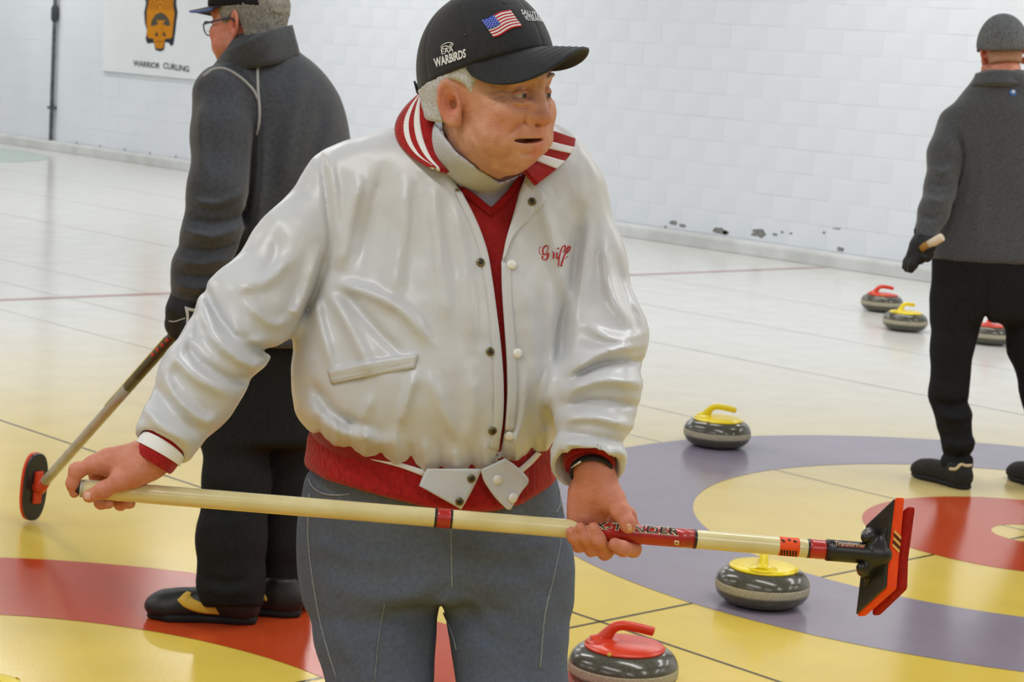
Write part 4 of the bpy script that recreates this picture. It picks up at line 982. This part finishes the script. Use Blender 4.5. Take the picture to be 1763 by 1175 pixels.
Surf(fer_f, 2.6, 3.2).text('lettering', 'Transformer', ((1437, 933), (1490, 937), (1490, 944), (1437, 940)), mat('pale_ink', (196, 180, 140), .5), fer, .0010, .0)
# head: plate outlined on its back face, then orange rim and red pad behind it
BP = mat('brush_plate', (52, 50, 42), .35, .5, (36, 35, 30), 30); ORN = mat('orange_foam', (246, 78, 14), .6, .3, (236, 66, 8), 60, bump=.0006, bscale=300); PAD = mat('red_fabric_pad', (168, 24, 14), .8, .2, (146, 18, 10), 120, bump=.0008, bscale=400)
pc = pole(1515); axb = pole(1500)-pole(1400); axb /= np.linalg.norm(axb)
hn = axb*0.80+np.array((0, .60, 0))*1.0; hn /= np.linalg.norm(hn)      # direction the pad faces
def plane_pt(px, py, c0, n): r = ray(px, py); return r*((c0@n)/(r@n))
# hexagonal plate: long axis near vertical, wide axis across
out_px = [(1538, 859), (1527, 955), (1524, 1012), (1472, 1060), (1481, 985), (1489, 905)]
pl_ = np.array([plane_pt(x, y, pc, hn) for x, y in out_px])
def prism(pts, n, t0, t1, grow=0.0):
    c = pts.mean(0); q = pts+(pts-c)/np.linalg.norm(pts-c, axis=1)[:, None]*grow; k = len(pts)
    V = np.vstack([q+n*t0, q+n*t1]); F = [tuple(range(k))[::-1], tuple(range(k, 2*k))]+[(i, (i+1) % k, (i+1) % k+k, i+k) for i in range(k)]
    return c2w(V), F
bh = bevel(obj('brush_plate', *prism(pl_, hn, 0, .006, 0), BP, brm, smooth=False), .003, 3)
bevel(obj('orange_rim', *prism(pl_, hn, .004, .026, .003), ORN, brm, smooth=False), .004, 3)
bevel(obj('red_pad', *prism(pl_+np.array((.003, 0, -.006)), hn, .027, .050, -.003), PAD, brm, smooth=False), .006, 3)
# swivel joint
def boss_f(P):
    d = cap(P, pole(1504), pc, .017, .018)
    d = smin(d, cap(P, C(1500, 940, 3.035), C(1496, 924, 3.035), .010, .011), .012); d = smin(d, cap(P, C(1500, 955, 3.035), C(1488, 981, 3.035), .010, .011), .012)
    d = smin(d, cap(P, C(1490, 926, 3.02), C(1504, 916, 3.05), .007, .008), .008); d = smin(d, cap(P, C(1482, 978, 3.02), C(1498, 988, 3.05), .007, .008), .008)
    d = smin(d, cap(P, pc, plane_pt(1526, 912, pc, hn), .006, .003), .012); d = smin(d, cap(P, pc, plane_pt(1490, 1010, pc, hn), .007, .003), .012)
    return d
sdf_obj('swivel_joint', boss_f, C(1440, 1050, 2.96)*1.0-np.array((.02, .02, .0)), C(1560, 880, 3.12)+.02, .0022, mat('black_plastic', (30, 29, 28), .35), brm)
mk = plane_pt(1545, 935, pc+hn*.014-np.array((0, .0, 0)), hn)
GOLD = mat('gold_print', (226, 196, 110), .4)
rim_n = np.cross(hn, np.array((0, 0, 1.0))); rim_n /= np.linalg.norm(rim_n)
if rim_n[1] > 0: rim_n = -rim_n
e0 = pl_[0]+(pl_[1]-pl_[0])*.70; ed = (pl_[1]-pl_[0])/np.linalg.norm(pl_[1]-pl_[0]); rn = np.cross(ed, hn); rn *= np.sign(-rn[1]); rn /= np.linalg.norm(rn)
for k, m in enumerate((GOLD, BBLK, GOLD, BBLK, GOLD)):
    a = e0+ed*(-.012+.005*k)+rn*.0044+hn*.005; b = a+hn*.017+ed*.010
    V = np.array([a, a+ed*.0035, b+ed*.0035, b]); obj('gold_badge', c2w(V), [(0, 1, 2, 3)], m, brm, smooth=False)
# ------------------------------------------------------------------ man in charcoal jacket, back to the camera, at the left
FLEECE = mat('charcoal_fleece', (68, 71, 77), .85, .2, (58, 61, 67), 90, bump=.0012, bscale=300, sheen=.25)
BPANT = mat('black_trousers', (30, 31, 32), .85, .2, (24, 25, 26), 90, bump=.0008, bscale=300)
PIPING = mat('grey_piping', (150, 150, 150), .6); GLOVE = mat('black_glove', (22, 22, 24), .6, .35, (30, 30, 32), 60, bump=.001, bscale=200)
SKIN2 = mat('ruddy_skin', (212, 144, 118), .5, .35, (200, 124, 100), 50, tint=(206, 96, 80), bump=.0004, bscale=300)
GHAIR = mat('grey_hair', (150, 146, 138), .7, .3, (112, 110, 104), 160, bump=.002, bscale=220)
DL = 5.72
b2 = ground(430, 1062); b2[2] = .0012
mal = empty('person', b2, 'man in charcoal jacket and black trousers with his back turned, gloved hand on broom', 'person')
HL = Head(rot(-118, 4, 2), np.zeros(3), 1.02); HL.o = C(404, 42, 5.66)-HL.H@np.array((.078, .008, 0))*HL.k
LT = rows_px([(58, 402, 502, 5.72, .075), (85, 388, 512, 5.72, .085), (108, 372, 540, 5.72, .11), (135, 352, 566, 5.72, .13), (170, 352, 586, 5.72, .15), (220, 362, 600, 5.72, .165), (300, 372, 610, 5.72, .17), (400, 374, 610, 5.72, .172), (480, 370, 604, 5.72, .17), (560, 364, 596, 5.72, .168), (610, 364, 590, 5.72, .165)], DL)
LA = [(C(385, 165, 5.63), .085), (C(384, 235, 5.58), .080), (C(378, 330, 5.53), .080), (C(362, 405, 5.52), .072), (C(340, 465, 5.54), .064), (C(322, 518, 5.56), .046)]
RA_ = [(C(548, 200, 5.84), .075), (C(556, 300, 5.90), .075), (C(548, 420, 5.95), .065), (C(530, 500, 6.0), .05)]
LF = [([(330, 345), (372, 352), (425, 330)], 7, .006), ([(325, 375), (375, 385), (428, 362)], 6, -.006), ([(320, 400), (370, 408), (420, 390)], 7, .008), ([(312, 425), (360, 432), (408, 418)], 5, -.006), ([(305, 450), (350, 455), (400, 445)], 7, .008), ([(303, 470), (345, 478), (390, 466)], 5, -.006), ([(300, 490), (340, 498), (380, 488)], 6, .006),
      ([(442, 210), (438, 300), (425, 380)], 8, -.010), ([(452, 220), (450, 320), (440, 420)], 9, .006), ([(520, 120), (500, 220), (490, 330)], 14, .006), ([(560, 170), (540, 260), (530, 340)], 12, -.005), ([(350, 170), (345, 230), (352, 300)], 9, .005), ([(430, 95), (460, 88), (500, 92)], 5, -.004), ([(388, 106), (420, 118), (440, 150)], 6, .004)]
def lj_core(P):
    d = loft(P, LT); d = smax(d, (pxy(P)[1]-600)*DL/FOC, .02); a = chain(P, LA, .03); a = smax(a, (pxy(P)[1]-531)*DL/FOC, .012); d = smin(d, a, .025)
    d = smin(d, chain(P, RA_, .03), .03)
    return d
CN = [(370, -50), (386, 106), (420, 82), (460, 62), (502, 44), (520, -50)]
def lj_f(P): return lj_core(P)-2.4*folds(P, LF)-.0015*vnoise(P, .05, 6)
ljk = sdf_obj('jacket', lj_f, (C(285, 0, 5.9)[0], 5.38, C(0, 612, 5.9)[2]), (C(640, 0, 6.1)[0], 6.1, C(0, 40, 5.9)[2]), .0075, FLEECE, mal)
# stand collar
col_a = [(384, 96, 5.66), (398, 84, 5.60), (425, 70, 5.56), (460, 54, 5.58), (500, 44, 5.66)]; col_b = [(386, 112, 5.66), (405, 118, 5.61), (432, 116, 5.59), (470, 110, 5.595), (514, 96, 5.67)]
Surf.patch3(None, 'collar', col_a, col_b, FLEECE, ljk, .016, 30, 8, bulge=.004)
Surf.patch3(None, 'collar_lining', [(387, 98, 5.68), (392, 92, 5.67), (402, 88, 5.66)], [(386, 107, 5.66), (394, 106, 5.65), (406, 102, 5.64)], BPANT, ljk, .006, 10, 5)
SLJ = Surf(lj_f, 5.0, 6.2)
SLJ.tube('piping', [(350, 132), (368, 120), (390, 120), (415, 135), (436, 155), (445, 172)], .0042, PIPING, ljk, .001)
SLJ.tube('piping', [(462, 78), (450, 96), (444, 120), (444, 150), (447, 190), (446, 218), (443, 232)], .0042, PIPING, ljk, .001)
def head_only(H, tail, r0=.05, r1=.055):
    return lambda P: smin(H.skin(P), cap(P, H.cam((0, .02, -.08)), tail, r0, r1), .02)
# glove hand: built into the body, glove worn over it
gh = dict(palm=[(C(326, 508, 5.56), .036), (C(318, 538, 5.56), .046), (C(312, 558, 5.57), .044)],
          index=[(C(306, 545, 5.55), .022), (C(300, 560, 5.57), .018), (C(308, 575, 5.60), .016), (C(322, 572, 5.62), .014)],
          middle=[(C(312, 556, 5.54), .022), (C(306, 574, 5.55), .018), (C(316, 588, 5.58), .016), (C(330, 580, 5.60), .014)],
          ring=[(C(322, 560, 5.53), .021), (C(318, 580, 5.54), .017), (C(328, 588, 5.57), .015), (C(338, 578, 5.59), .013)],
          little=[(C(334, 556, 5.53), .019), (C(332, 572, 5.535), .015), (C(338, 580, 5.56), .013), (C(344, 572, 5.58), .012)],
          thumb=[(C(304, 536, 5.57), .022), (C(298, 552, 5.60), .019), (C(304, 568, 5.63), .016)])
def body2(P):
    d = loft(P, LT)+.04; d = smin(d, chain(P, [(p, r*.6) for p, r in LA], .02), .02); return d
hl0 = C(318, 545, 5.56)
sdf_obj('body', body2, (C(300, 0, 5.6)[0], 5.4, C(0, 620, 5.9)[2]), (C(620, 0, 5.9)[0], 6.0, C(0, 50, 5.9)[2]), .014, SKIN2, mal, tintf=lambda V: HL.tint(V),
        extra=[(head_only(HL, C(450, 130, 5.72)), HL.o-.2, HL.o+.2, .005), (lambda P: hand_f(P, {k: [(p, r*.85) for p, r in v] for k, v in gh.items()}), hl0-.13, hl0+.13, .006)])
glv = sdf_obj('glove', lambda P: smin(hand_f(P, gh), smax(cap(P, C(328, 500, 5.56), C(320, 530, 5.56), .048, .046), (492-pxy(P)[1])*DL/FOC, .01), .02), hl0-.15, hl0+.15, .005, GLOVE, mal)
SG = Surf(lambda P: smin(hand_f(P, gh), cap(P, C(328, 500, 5.56), C(320, 530, 5.56), .048, .046), .02), 5.0, 6.0)
GW = mat('glove_white_print', (206, 206, 204), .6)
SG.patch('logo_bar', [(318, 528), (328, 531), (338, 532)], [(320, 533), (328, 536), (338, 537)], GW, glv, .002, .002, 8, 3)
SG.patch('logo_bar', [(318, 528), (321, 548), (320, 567)], [(324, 534), (325, 549), (323, 566)], GW, glv, .0025, .002, 10, 3)
SG.patch('logo_bar', [(320, 564), (326, 566), (332, 567)], [(319, 568), (326, 569), (330, 570)], GW, glv, .002, .002, 8, 3)
SG.tube('glove_seam', [(291, 553), (300, 554), (310, 551), (319, 548)], .0012, GW, glv, .0)
SG.tube('glove_edge', [(352, 514), (346, 522), (344, 530)], .003, GW, glv, .0)
# eyes (barely seen), hair, glasses
for sx in (-1, 1): eyeball(HL, sx, (0, -1, 0), mal)
def hair2(P):
    x = HL.loc(P); ax = np.abs(x[:, 0]); d = HL.scalp(P, .006)-.002*vnoise(x, .012, 4)-.002*vnoise(x, .006, 5)
    d = smax(d, np.maximum(x[:, 2]-.085, -.072-x[:, 2]), .006); d = smax(d, -(x[:, 1]+.045)-.3*(x[:, 2]-.03), .006)
    ear = ell(np.stack([ax, x[:, 1], x[:, 2]], 1), (.085, -.004, -.025), (.03, .032, .050)); d = smax(d, -ear, .006)
    return smax(d, np.where(x[:, 1] < .026, -x[:, 2]-.004, -1), .006)
sdf_obj('hair', hair2, HL.o-.17, HL.o+.17, .005, GHAIR, mal)
cap2 = sdf_obj('cap', lambda P: HL.crown(P, -8, .002), HL.o-.2, HL.o+.24, .006, mat('black_cap', (22, 22, 24), .8, .2, (30, 30, 32), 80), mal)
b_ = HL.brim(-8, .070, .020, -.12, 72, .002); bo2 = obj('brim', c2w(b_[0]), b_[1], mat('navy_brim', (34, 34, 50), .7), cap2); solidify(bo2, .004)
q_ = b_[0].reshape(41, 14, 3)[1:40, -1]; obj('brim_edge', *sweep(c2w(q_+np.array((0, 0, -.001))), .0032, 6), mat('blue_edge', (70, 90, 170), .6), bo2)
FRAME = mat('dark_blue_frame', (40, 52, 84), .35, .5); LENS = bpy.data.materials.new('lens'); LENS.use_nodes = True
_b = LENS.node_tree.nodes['Principled BSDF']; _b.inputs['Transmission Weight'].default_value = 1.0; _b.inputs['Roughness'].default_value = .02; _b.inputs['IOR'].default_value = 1.15; _b.inputs['Base Color'].default_value = (.96, .98, 1, 1)
gl = empty('glasses', (0, 0, 0)); gl.parent = mal
for sx in (-1, 1):
    an = np.linspace(0, 2*math.pi, 25); lp = np.array([(sx*(.033+.026*math.cos(a)), -.112+.006*abs(math.cos(a)), .010+.019*math.sin(a)) for a in an])
    rim = obj('rim', *sweep(c2w(HL.cam(lp)), .0018, 6), FRAME, gl); ln = obj('lens', c2w(HL.cam(lp[:-1])), [tuple(range(24))], LENS, gl, smooth=False); solidify(ln, .0015)
    obj('temple_arm', *sweep(c2w(HL.cam(spline([(sx*.060, -.106, .018), (sx*.076, -.06, .018), (sx*.081, -.005, .018), (sx*.083, .012, .008)], 16))), .0026, 6), FRAME, gl)
obj('bridge', *sweep(c2w(HL.cam(np.array([(-.008, -.112, .014), (0, -.115, .017), (.008, -.112, .014)]))), .0016, 6), FRAME, gl)
# trousers
LP = rows_px([(575, 366, 588, 5.74, .15), (640, 358, 574, 5.75, .145), (720, 350, 560, 5.75, .13), (770, 346, 552, 5.75, .125)], DL)
PLg = [(C(404, 700, 5.74), .088), (C(408, 830, 5.72), .090), (C(398, 930, 5.71), .092), (C(398, 1000, 5.71), .088), (C(402, 1042, 5.71), .080)]
PRg = [(C(500, 700, 5.80), .085), (C(490, 830, 5.84), .080), (C(486, 930, 5.86), .078), (C(488, 1000, 5.88), .076), (C(490, 1040, 5.88), .072)]
LPF = [([(352, 845), (400, 850), (430, 830)], 12, -.006), ([(345, 900), (395, 905), (430, 890)], 12, .006), ([(345, 990), (385, 1005), (430, 995)], 9, -.008), ([(348, 1012), (390, 1022), (440, 1014)], 9, .006)]
def lp_f(P):
    d = loft(P, LP); l = smin(chain(P, PLg, .03), chain(P, PRg, .03), .004); d = smin(d, l, .03); d = smax(d, (pxy(P)[1]-1046)*DL/FOC, .01); return d-folds(P, LPF)-.002*vnoise(P, .07, 4)
sdf_obj('trousers', lp_f, (C(320, 0, 5.9)[0], 5.5, C(0, 1060, 5.95)[2]), (C(620, 0, 5.9)[0], 6.05, C(0, 570, 5.8)[2]), .0085, BPANT, mal)
# shoes
SH1 = mat('black_leather_shoe', (26, 26, 24), .45, .4, (36, 35, 30), 30)
toe = ground(262, 1062); hl_ = ground(446, 1074); ax_ = (toe-hl_)/np.linalg.norm(toe-hl_); toe = hl_+ax_*.31
s1, f1 = shoe(mal, hl_, toe, .054, .11, SH1, .005)
hr_ = ground(522, 1062); s2, f2 = shoe(mal, hr_, hr_+ax_*.31, .054, .11, SH1, .005)
YP = mat('yellow_shoe_panel', (222, 184, 66), .5); SS = Surf(f1, 5.0, 6.3)
SS.patch('side_panel', [(305, 1034), (318, 1046), (345, 1055), (378, 1058)], [(322, 1020), (332, 1031), (350, 1039), (370, 1044)], YP, s1, .002, .003, 20, 6)
SS.patch('side_panel', [(308, 1034), (314, 1026), (322, 1020)], [(318, 1040), (324, 1032), (330, 1022)], YP, s1, .002, .003, 10, 5)
Surf(f2, 5.0, 6.4).patch('side_panel', [(449, 1012), (455, 1022), (460, 1032)], [(450, 1030), (455, 1034), (459, 1036)], YP, s2, .002, .003, 8, 4)

# broom of this man
br2 = empty('curling_broom', ground(57, 893), 'curling broom with black oval head and grey handle, standing on the ice at the left', 'broom')
p0, p1 = C(326, 548, 5.60), C(72, 836, 6.66)
def lerp(t): return p0+(p1-p0)*t
HW = mat('grey_white_handle', (196, 194, 186), .35, .5, (180, 178, 170), 20); HB = mat('black_handle', (36, 36, 38), .35, .5)
obj('grip', *sweep(c2w([lerp(t) for t in np.linspace(-.12, .37, 8)]), .0155, 18), HB, br2)
obj('handle', *sweep(c2w([lerp(t) for t in np.linspace(.37, .98, 8)]), .0155, 18), HW, br2)
obj('grip_edge', *sweep(c2w([lerp(t)+np.array((-.010, -.006, .010)) for t in np.linspace(.12, .5, 6)]), .003, 8), mat('yellow_line', (200, 190, 60), .4), br2)
SB = Surf(lambda P: cap(P, p0, p1, .0155, .0155), 5.0, 7.0)
for k in range(5):
    t = .13+.024*k; a = np.array((300.5, 577.5))+np.array((-33, 33))*(k/4); SB.patch('red_mark', [a+(-4.5, -4), a+(-.5, -.2)], [a+(-8.5, .2), a+(-4.5, 4)], mat('red_ink', (196, 50, 50), .5), br2, .001, .001, 4, 4)
ctr = C(58, 838, 6.70); upv = w2c(CAMP+np.array((0, 0, 1.0)))[0]; ln_ = upv*.99+np.array((.06, 0, 0)); ln_ /= np.linalg.norm(ln_)
n_ = np.array((.80, -.60, 0)); n_ -= ln_*(n_@ln_); n_ /= np.linalg.norm(n_); wd = np.cross(ln_, n_)
def oval(off, a, b, k=40): return np.array([ctr+n_*off+ln_*a*math.copysign(abs(math.cos(t))**.8, math.cos(t))+wd*b*math.copysign(abs(math.sin(t))**.8, math.sin(t)) for t in np.linspace(0, 2*math.pi, k, endpoint=False)])
def slab(o0, o1, a, b):
    A = oval(o0, a, b); B = oval(o1, a, b); k = len(A); return c2w(np.vstack([A, B])), [tuple(range(k)), tuple(range(2*k-1, k-1, -1))]+[(i, i+k, (i+1) % k+k, (i+1) % k) for i in range(k)]
bevel(obj('brush_plate', *slab(0, .014, .110, .046), HB, br2, smooth=False), .003, 2)
bevel(obj('orange_rim', *slab(-.012, .001, .111, .047), mat('orange_red_rim', (220, 62, 24), .5), br2, smooth=False), .003, 2)
RC = mat('red_clip', (206, 60, 30), .4, .5)
def bxc(u0, u1, v0, v1, o0, o1): 
    V = [ctr+ln_*u+wd*v+n_*o for o in (o0, o1) for u, v in ((u0, v0), (u1, v0), (u1, v1), (u0, v1))]
    return c2w(V), [(0, 3, 2, 1), (4, 5, 6, 7), (0, 1, 5, 4), (1, 2, 6, 5), (2, 3, 7, 6), (3, 0, 4, 7)]
bevel(obj('clip', *bxc(-.052, .054, -.014, .016, .013, .026), RC, br2, smooth=False), .004, 2)
obj('socket', *sweep(c2w([ctr+n_*.014, ctr+n_*.034, lerp(.97)]), [.020, .018, .017], 16), RC, br2)
# ------------------------------------------------------------------ man in grey fleece at the right, seen from behind
GFL = mat('grey_marl_fleece', (84, 86, 90), .9, .2, (66, 68, 72), 160, bump=.0015, bscale=260, sheen=.3, detail=6)
GCAP = mat('grey_marl_cap', (112, 114, 116), .85, .2, (86, 88, 92), 120, bump=.001, bscale=260)
DR = 8.3
b3 = ground(1690, 840); b3[2] = .0012
mar = empty('person', b3, 'man in grey fleece, grey cap and black trousers seen from behind at the right edge', 'person')
HR_ = Head(rot(178, 3, 1), np.zeros(3), 1.03); HR_.o = C(1727, 97, 8.27)
RT = rows_px([(122, 1682, 1772, 8.28, .095), (140, 1672, 1784, 8.28, .115), (165, 1652, 1804, 8.3, .13), (195, 1632, 1826, 8.3, .14), (240, 1632, 1828, 8.3, .145), (320, 1638, 1822, 8.3, .15), (400, 1612, 1834, 8.3, .155), (440, 1604, 1840, 8.3, .158), (470, 1604, 1840, 8.3, .155)], DR)
RAL = [(C(1648, 214, 8.3), .076), (C(1630, 265, 8.27), .072), (C(1622, 320, 8.24), .064), (C(1607, 365, 8.2), .056), (C(1590, 408, 8.16), .043)]
RAR = [(C(1812, 212, 8.3), .078), (C(1838, 290, 8.27), .068), (C(1850, 380, 8.2), .05)]
RF = [([(1600, 285), (1620, 298), (1650, 285)], 5, .008), ([(1596, 340), (1615, 348), (1640, 338)], 5, .008), ([(1600, 310), (1620, 322), (1648, 312)], 4, -.007), ([(1585, 370), (1605, 376), (1630, 366)], 4, -.006), ([(1650, 230), (1660, 280), (1645, 340)], 5, -.012), ([(1663, 240), (1672, 300), (1660, 360)], 6, .008), ([(1680, 200), (1690, 300), (1680, 420)], 10, .006), ([(1622, 210), (1632, 240), (1640, 270)], 6, .006)]
def rj_core(P):
    d = loft(P, RT); d = smax(d, (pxy(P)[1]-np.interp(pxy(P)[0], [1600, 1680, 1760, 1840], [446, 454, 456, 450]))*DR/FOC, .012)
    a = smax(chain(P, RAL, .03), (pxy(P)[1]-412)*DR/FOC, .01); d = smin(d, a, .02); return smin(d, chain(P, RAR, .03), .02)
def rj_f(P): return rj_core(P)-1.6*folds(P, RF)-.002*vnoise(P, .06, 4)
rjk = sdf_obj('fleece', rj_f, (C(1555, 0, 8.4)[0], 7.95, C(0, 480, 8.5)[2]), (C(1900, 0, 8.5)[0], 8.6, C(0, 115, 8.5)[2]), .010, GFL, mar)
Surf.patch3(None, 'collar', [(1682, 128, 8.25), (1700, 124, 8.2), (1727, 122, 8.18), (1754, 124, 8.2), (1772, 128, 8.25)], [(1674, 148, 8.24), (1698, 146, 8.18), (1727, 146, 8.155), (1756, 146, 8.18), (1780, 148, 8.24)], GFL, rjk, .018, 24, 6)
SRJ = Surf(rj_f, 7.5, 8.8)
SRJ.disc('badge', 1743.5, 160, [(.014, 0), (.012, .003)], mat('badge_blue', (70, 120, 200), .4), rjk, .0)
SRJ.disc('badge_centre', 1744, 158, [(.007, 0), (.006, .002)], mat('badge_white', (220, 226, 232), .4), rjk, .003)
hr0 = C(1580, 438, 8.15)
gr = dict(palm=[(C(1592, 405, 8.16), .038), (C(1586, 424, 8.15), .044), (C(1580, 438, 8.15), .042)],
          index=[(C(1590, 434, 8.13), .020), (C(1596, 444, 8.11), .017), (C(1602, 438, 8.10), .014)],
          middle=[(C(1578, 444, 8.13), .022), (C(1572, 456, 8.12), .019), (C(1568, 464, 8.12), .016)],
          ring=[(C(1572, 442, 8.15), .022), (C(1566, 454, 8.15), .019), (C(1562, 463, 8.15), .015)],
          little=[(C(1570, 438, 8.17), .020), (C(1562, 450, 8.18), .016), (C(1558, 460, 8.18), .013)],
          thumb=[(C(1592, 424, 8.12), .020), (C(1600, 430, 8.10), .017), (C(1606, 426, 8.09), .014)])
def body3(P): return smin(loft(P, RT)+.035, chain(P, [(p, r*.6) for p, r in RAL], .02), .02)
sdf_obj('body', body3, (C(1575, 0, 8.4)[0], 8.0, C(0, 480, 8.5)[2]), (C(1860, 0, 8.5)[0], 8.55, C(0, 120, 8.5)[2]), .018, SKIN2, mar, tintf=lambda V: HR_.tint(V),
        extra=[(head_only(HR_, C(1727, 160, 8.3), .056, .06), HR_.o-.19, HR_.o+.19, .006), (lambda P: hand_f(P, {k: [(p, r*.85) for p, r in v] for k, v in gr.items()}), hr0-.12, hr0+.12, .007)])
sdf_obj('glove', lambda P: hand_f(P, gr), hr0-.15, hr0+.15, .006, GLOVE, mar)
gr2 = {k: [(C(1850, 380, 8.2)+(p-gr['palm'][0][0])*np.array((-1, 1, 1)), r) for p, r in v] for k, v in gr.items()}; hr1 = C(1850, 380, 8.2)
sdf_obj('glove', lambda P: hand_f(P, gr2), hr1-.2, hr1+.2, .008, GLOVE, mar)
for sx in (-1, 1): eyeball(HR_, sx, (0, -1, 0), mar)
sdf_obj('hair', lambda P: smax(smax(HR_.scalp(P, -.001), HR_.loc(P)[:, 2]-.01, .004), np.maximum(-.035-HR_.loc(P)[:, 2], -HR_.loc(P)[:, 1]+.03), .004), HR_.o-.17, HR_.o+.17, .006, mat('short_hair', (184, 140, 118), .8, .2, (160, 122, 104), 200), mar)
HC = Head(HR_.H, HR_.cam((0, 0, -.024)), HR_.k*1.04)
cp3 = sdf_obj('cap', lambda P: HC.crown(P, -14, .006), HR_.o-.2, HR_.o+.24, .007, GCAP, mar)
cb = HC.brim(-14, .055, .02, -.2, 66, .004); solidify(obj('brim', c2w(cb[0]), cb[1], GCAP, cp3), .006)
# trousers
RP = rows_px([(435, 1605, 1842, 8.3, .15), (480, 1604, 1838, 8.3, .145), (520, 1604, 1836, 8.3, .135), (556, 1604, 1836, 8.3, .12)], DR)
RL1 = [(C(1650, 520, 8.3), .108), (C(1645, 600, 8.3), .094), (C(1635, 680, 8.3), .078), (C(1647, 730, 8.3), .072), (C(1654, 765, 8.3), .064), (C(1646, 806, 8.3), .066)]
RL2 = [(C(1770, 520, 8.3), .108), (C(1782, 600, 8.3), .094), (C(1797, 680, 8.3), .084), (C(1806, 740, 8.3), .078), (C(1812, 812, 8.3), .068)]
RPF = [([(1610, 690), (1640, 700), (1668, 690)], 7, -.010), ([(1612, 712), (1645, 722), (1675, 712)], 7, .010), ([(1625, 760), (1655, 770), (1682, 758)], 7, .010), ([(1622, 780), (1650, 788), (1678, 780)], 5, -.010), ([(1697, 470), (1697, 520), (1697, 545)], 5, -.006), ([(1725, 560), (1735, 640), (1750, 680)], 8, .006)]
def rp_f(P):
    d = loft(P, RP); x, y = pxy(P); d = smin(d, smin(chain(P, RL1, .03), chain(P, RL2, .03), .006), .03)
    gap = np.where(y > 540, np.interp(y, [540, 560, 620, 680, 830], [0, 8, 24, 40, 52])*.9-np.abs(x-np.interp(y, [540, 620, 680, 830], [1697, 1695, 1706, 1726])), -99)*DR/FOC
    return smax(smax(d, gap, .02), (y-810)*DR/FOC, .01)-1.8*folds(P, RPF)-.002*vnoise(P, .07, 5)
sdf_obj('trousers', rp_f, (C(1580, 0, 8.5)[0], 8.05, C(0, 825, 8.5)[2]), (C(1880, 0, 8.5)[0], 8.55, C(0, 425, 8.5)[2]), .010, BPANT, mar)
SH2 = mat('black_suede_shoe', (40, 38, 34), .75, .3, (30, 29, 27), 60)
h3 = ground(1668, 845); t3 = ground(1586, 822); ax3 = (t3-h3)/np.linalg.norm(t3-h3)
s3, f3 = shoe(mar, h3, h3+ax3*.30, .050, .10, SH2, .007)
Surf(f3, 7.5, 9).tube('collar_edge', [(1636, 808), (1646, 808), (1654, 801), (1664, 803), (1671, 802)], .006, mat('cream_trim', (206, 190, 150), .7), s3, .002)
h4 = ground(1812, 850); shoe(mar, h4, h4+np.array((.12, .27, 0)), .050, .10, SH2, .009)
# short stick held in his glove
bk = empty('curling_broom', W(1606, 418, 8.10), 'pale end of a broom handle held in the gloved hand of the man in grey', 'broom')
q0, q1 = C(1588, 428, 8.11), C(1623, 408, 8.06)
obj('handle_end', *sweep(c2w([q0+(q1-q0)*t for t in (.32, .6, .97, 1.0)]), [.017, .017, .017, .014], 16), mat('pale_handle', (224, 208, 186), .45), bk)
obj('handle_band', *sweep(c2w([q0+(q1-q0)*t for t in (-.05, .15, .34)]), [.015, .0172, .0172], 16), mat('ochre_band', (160, 116, 40), .45), bk)
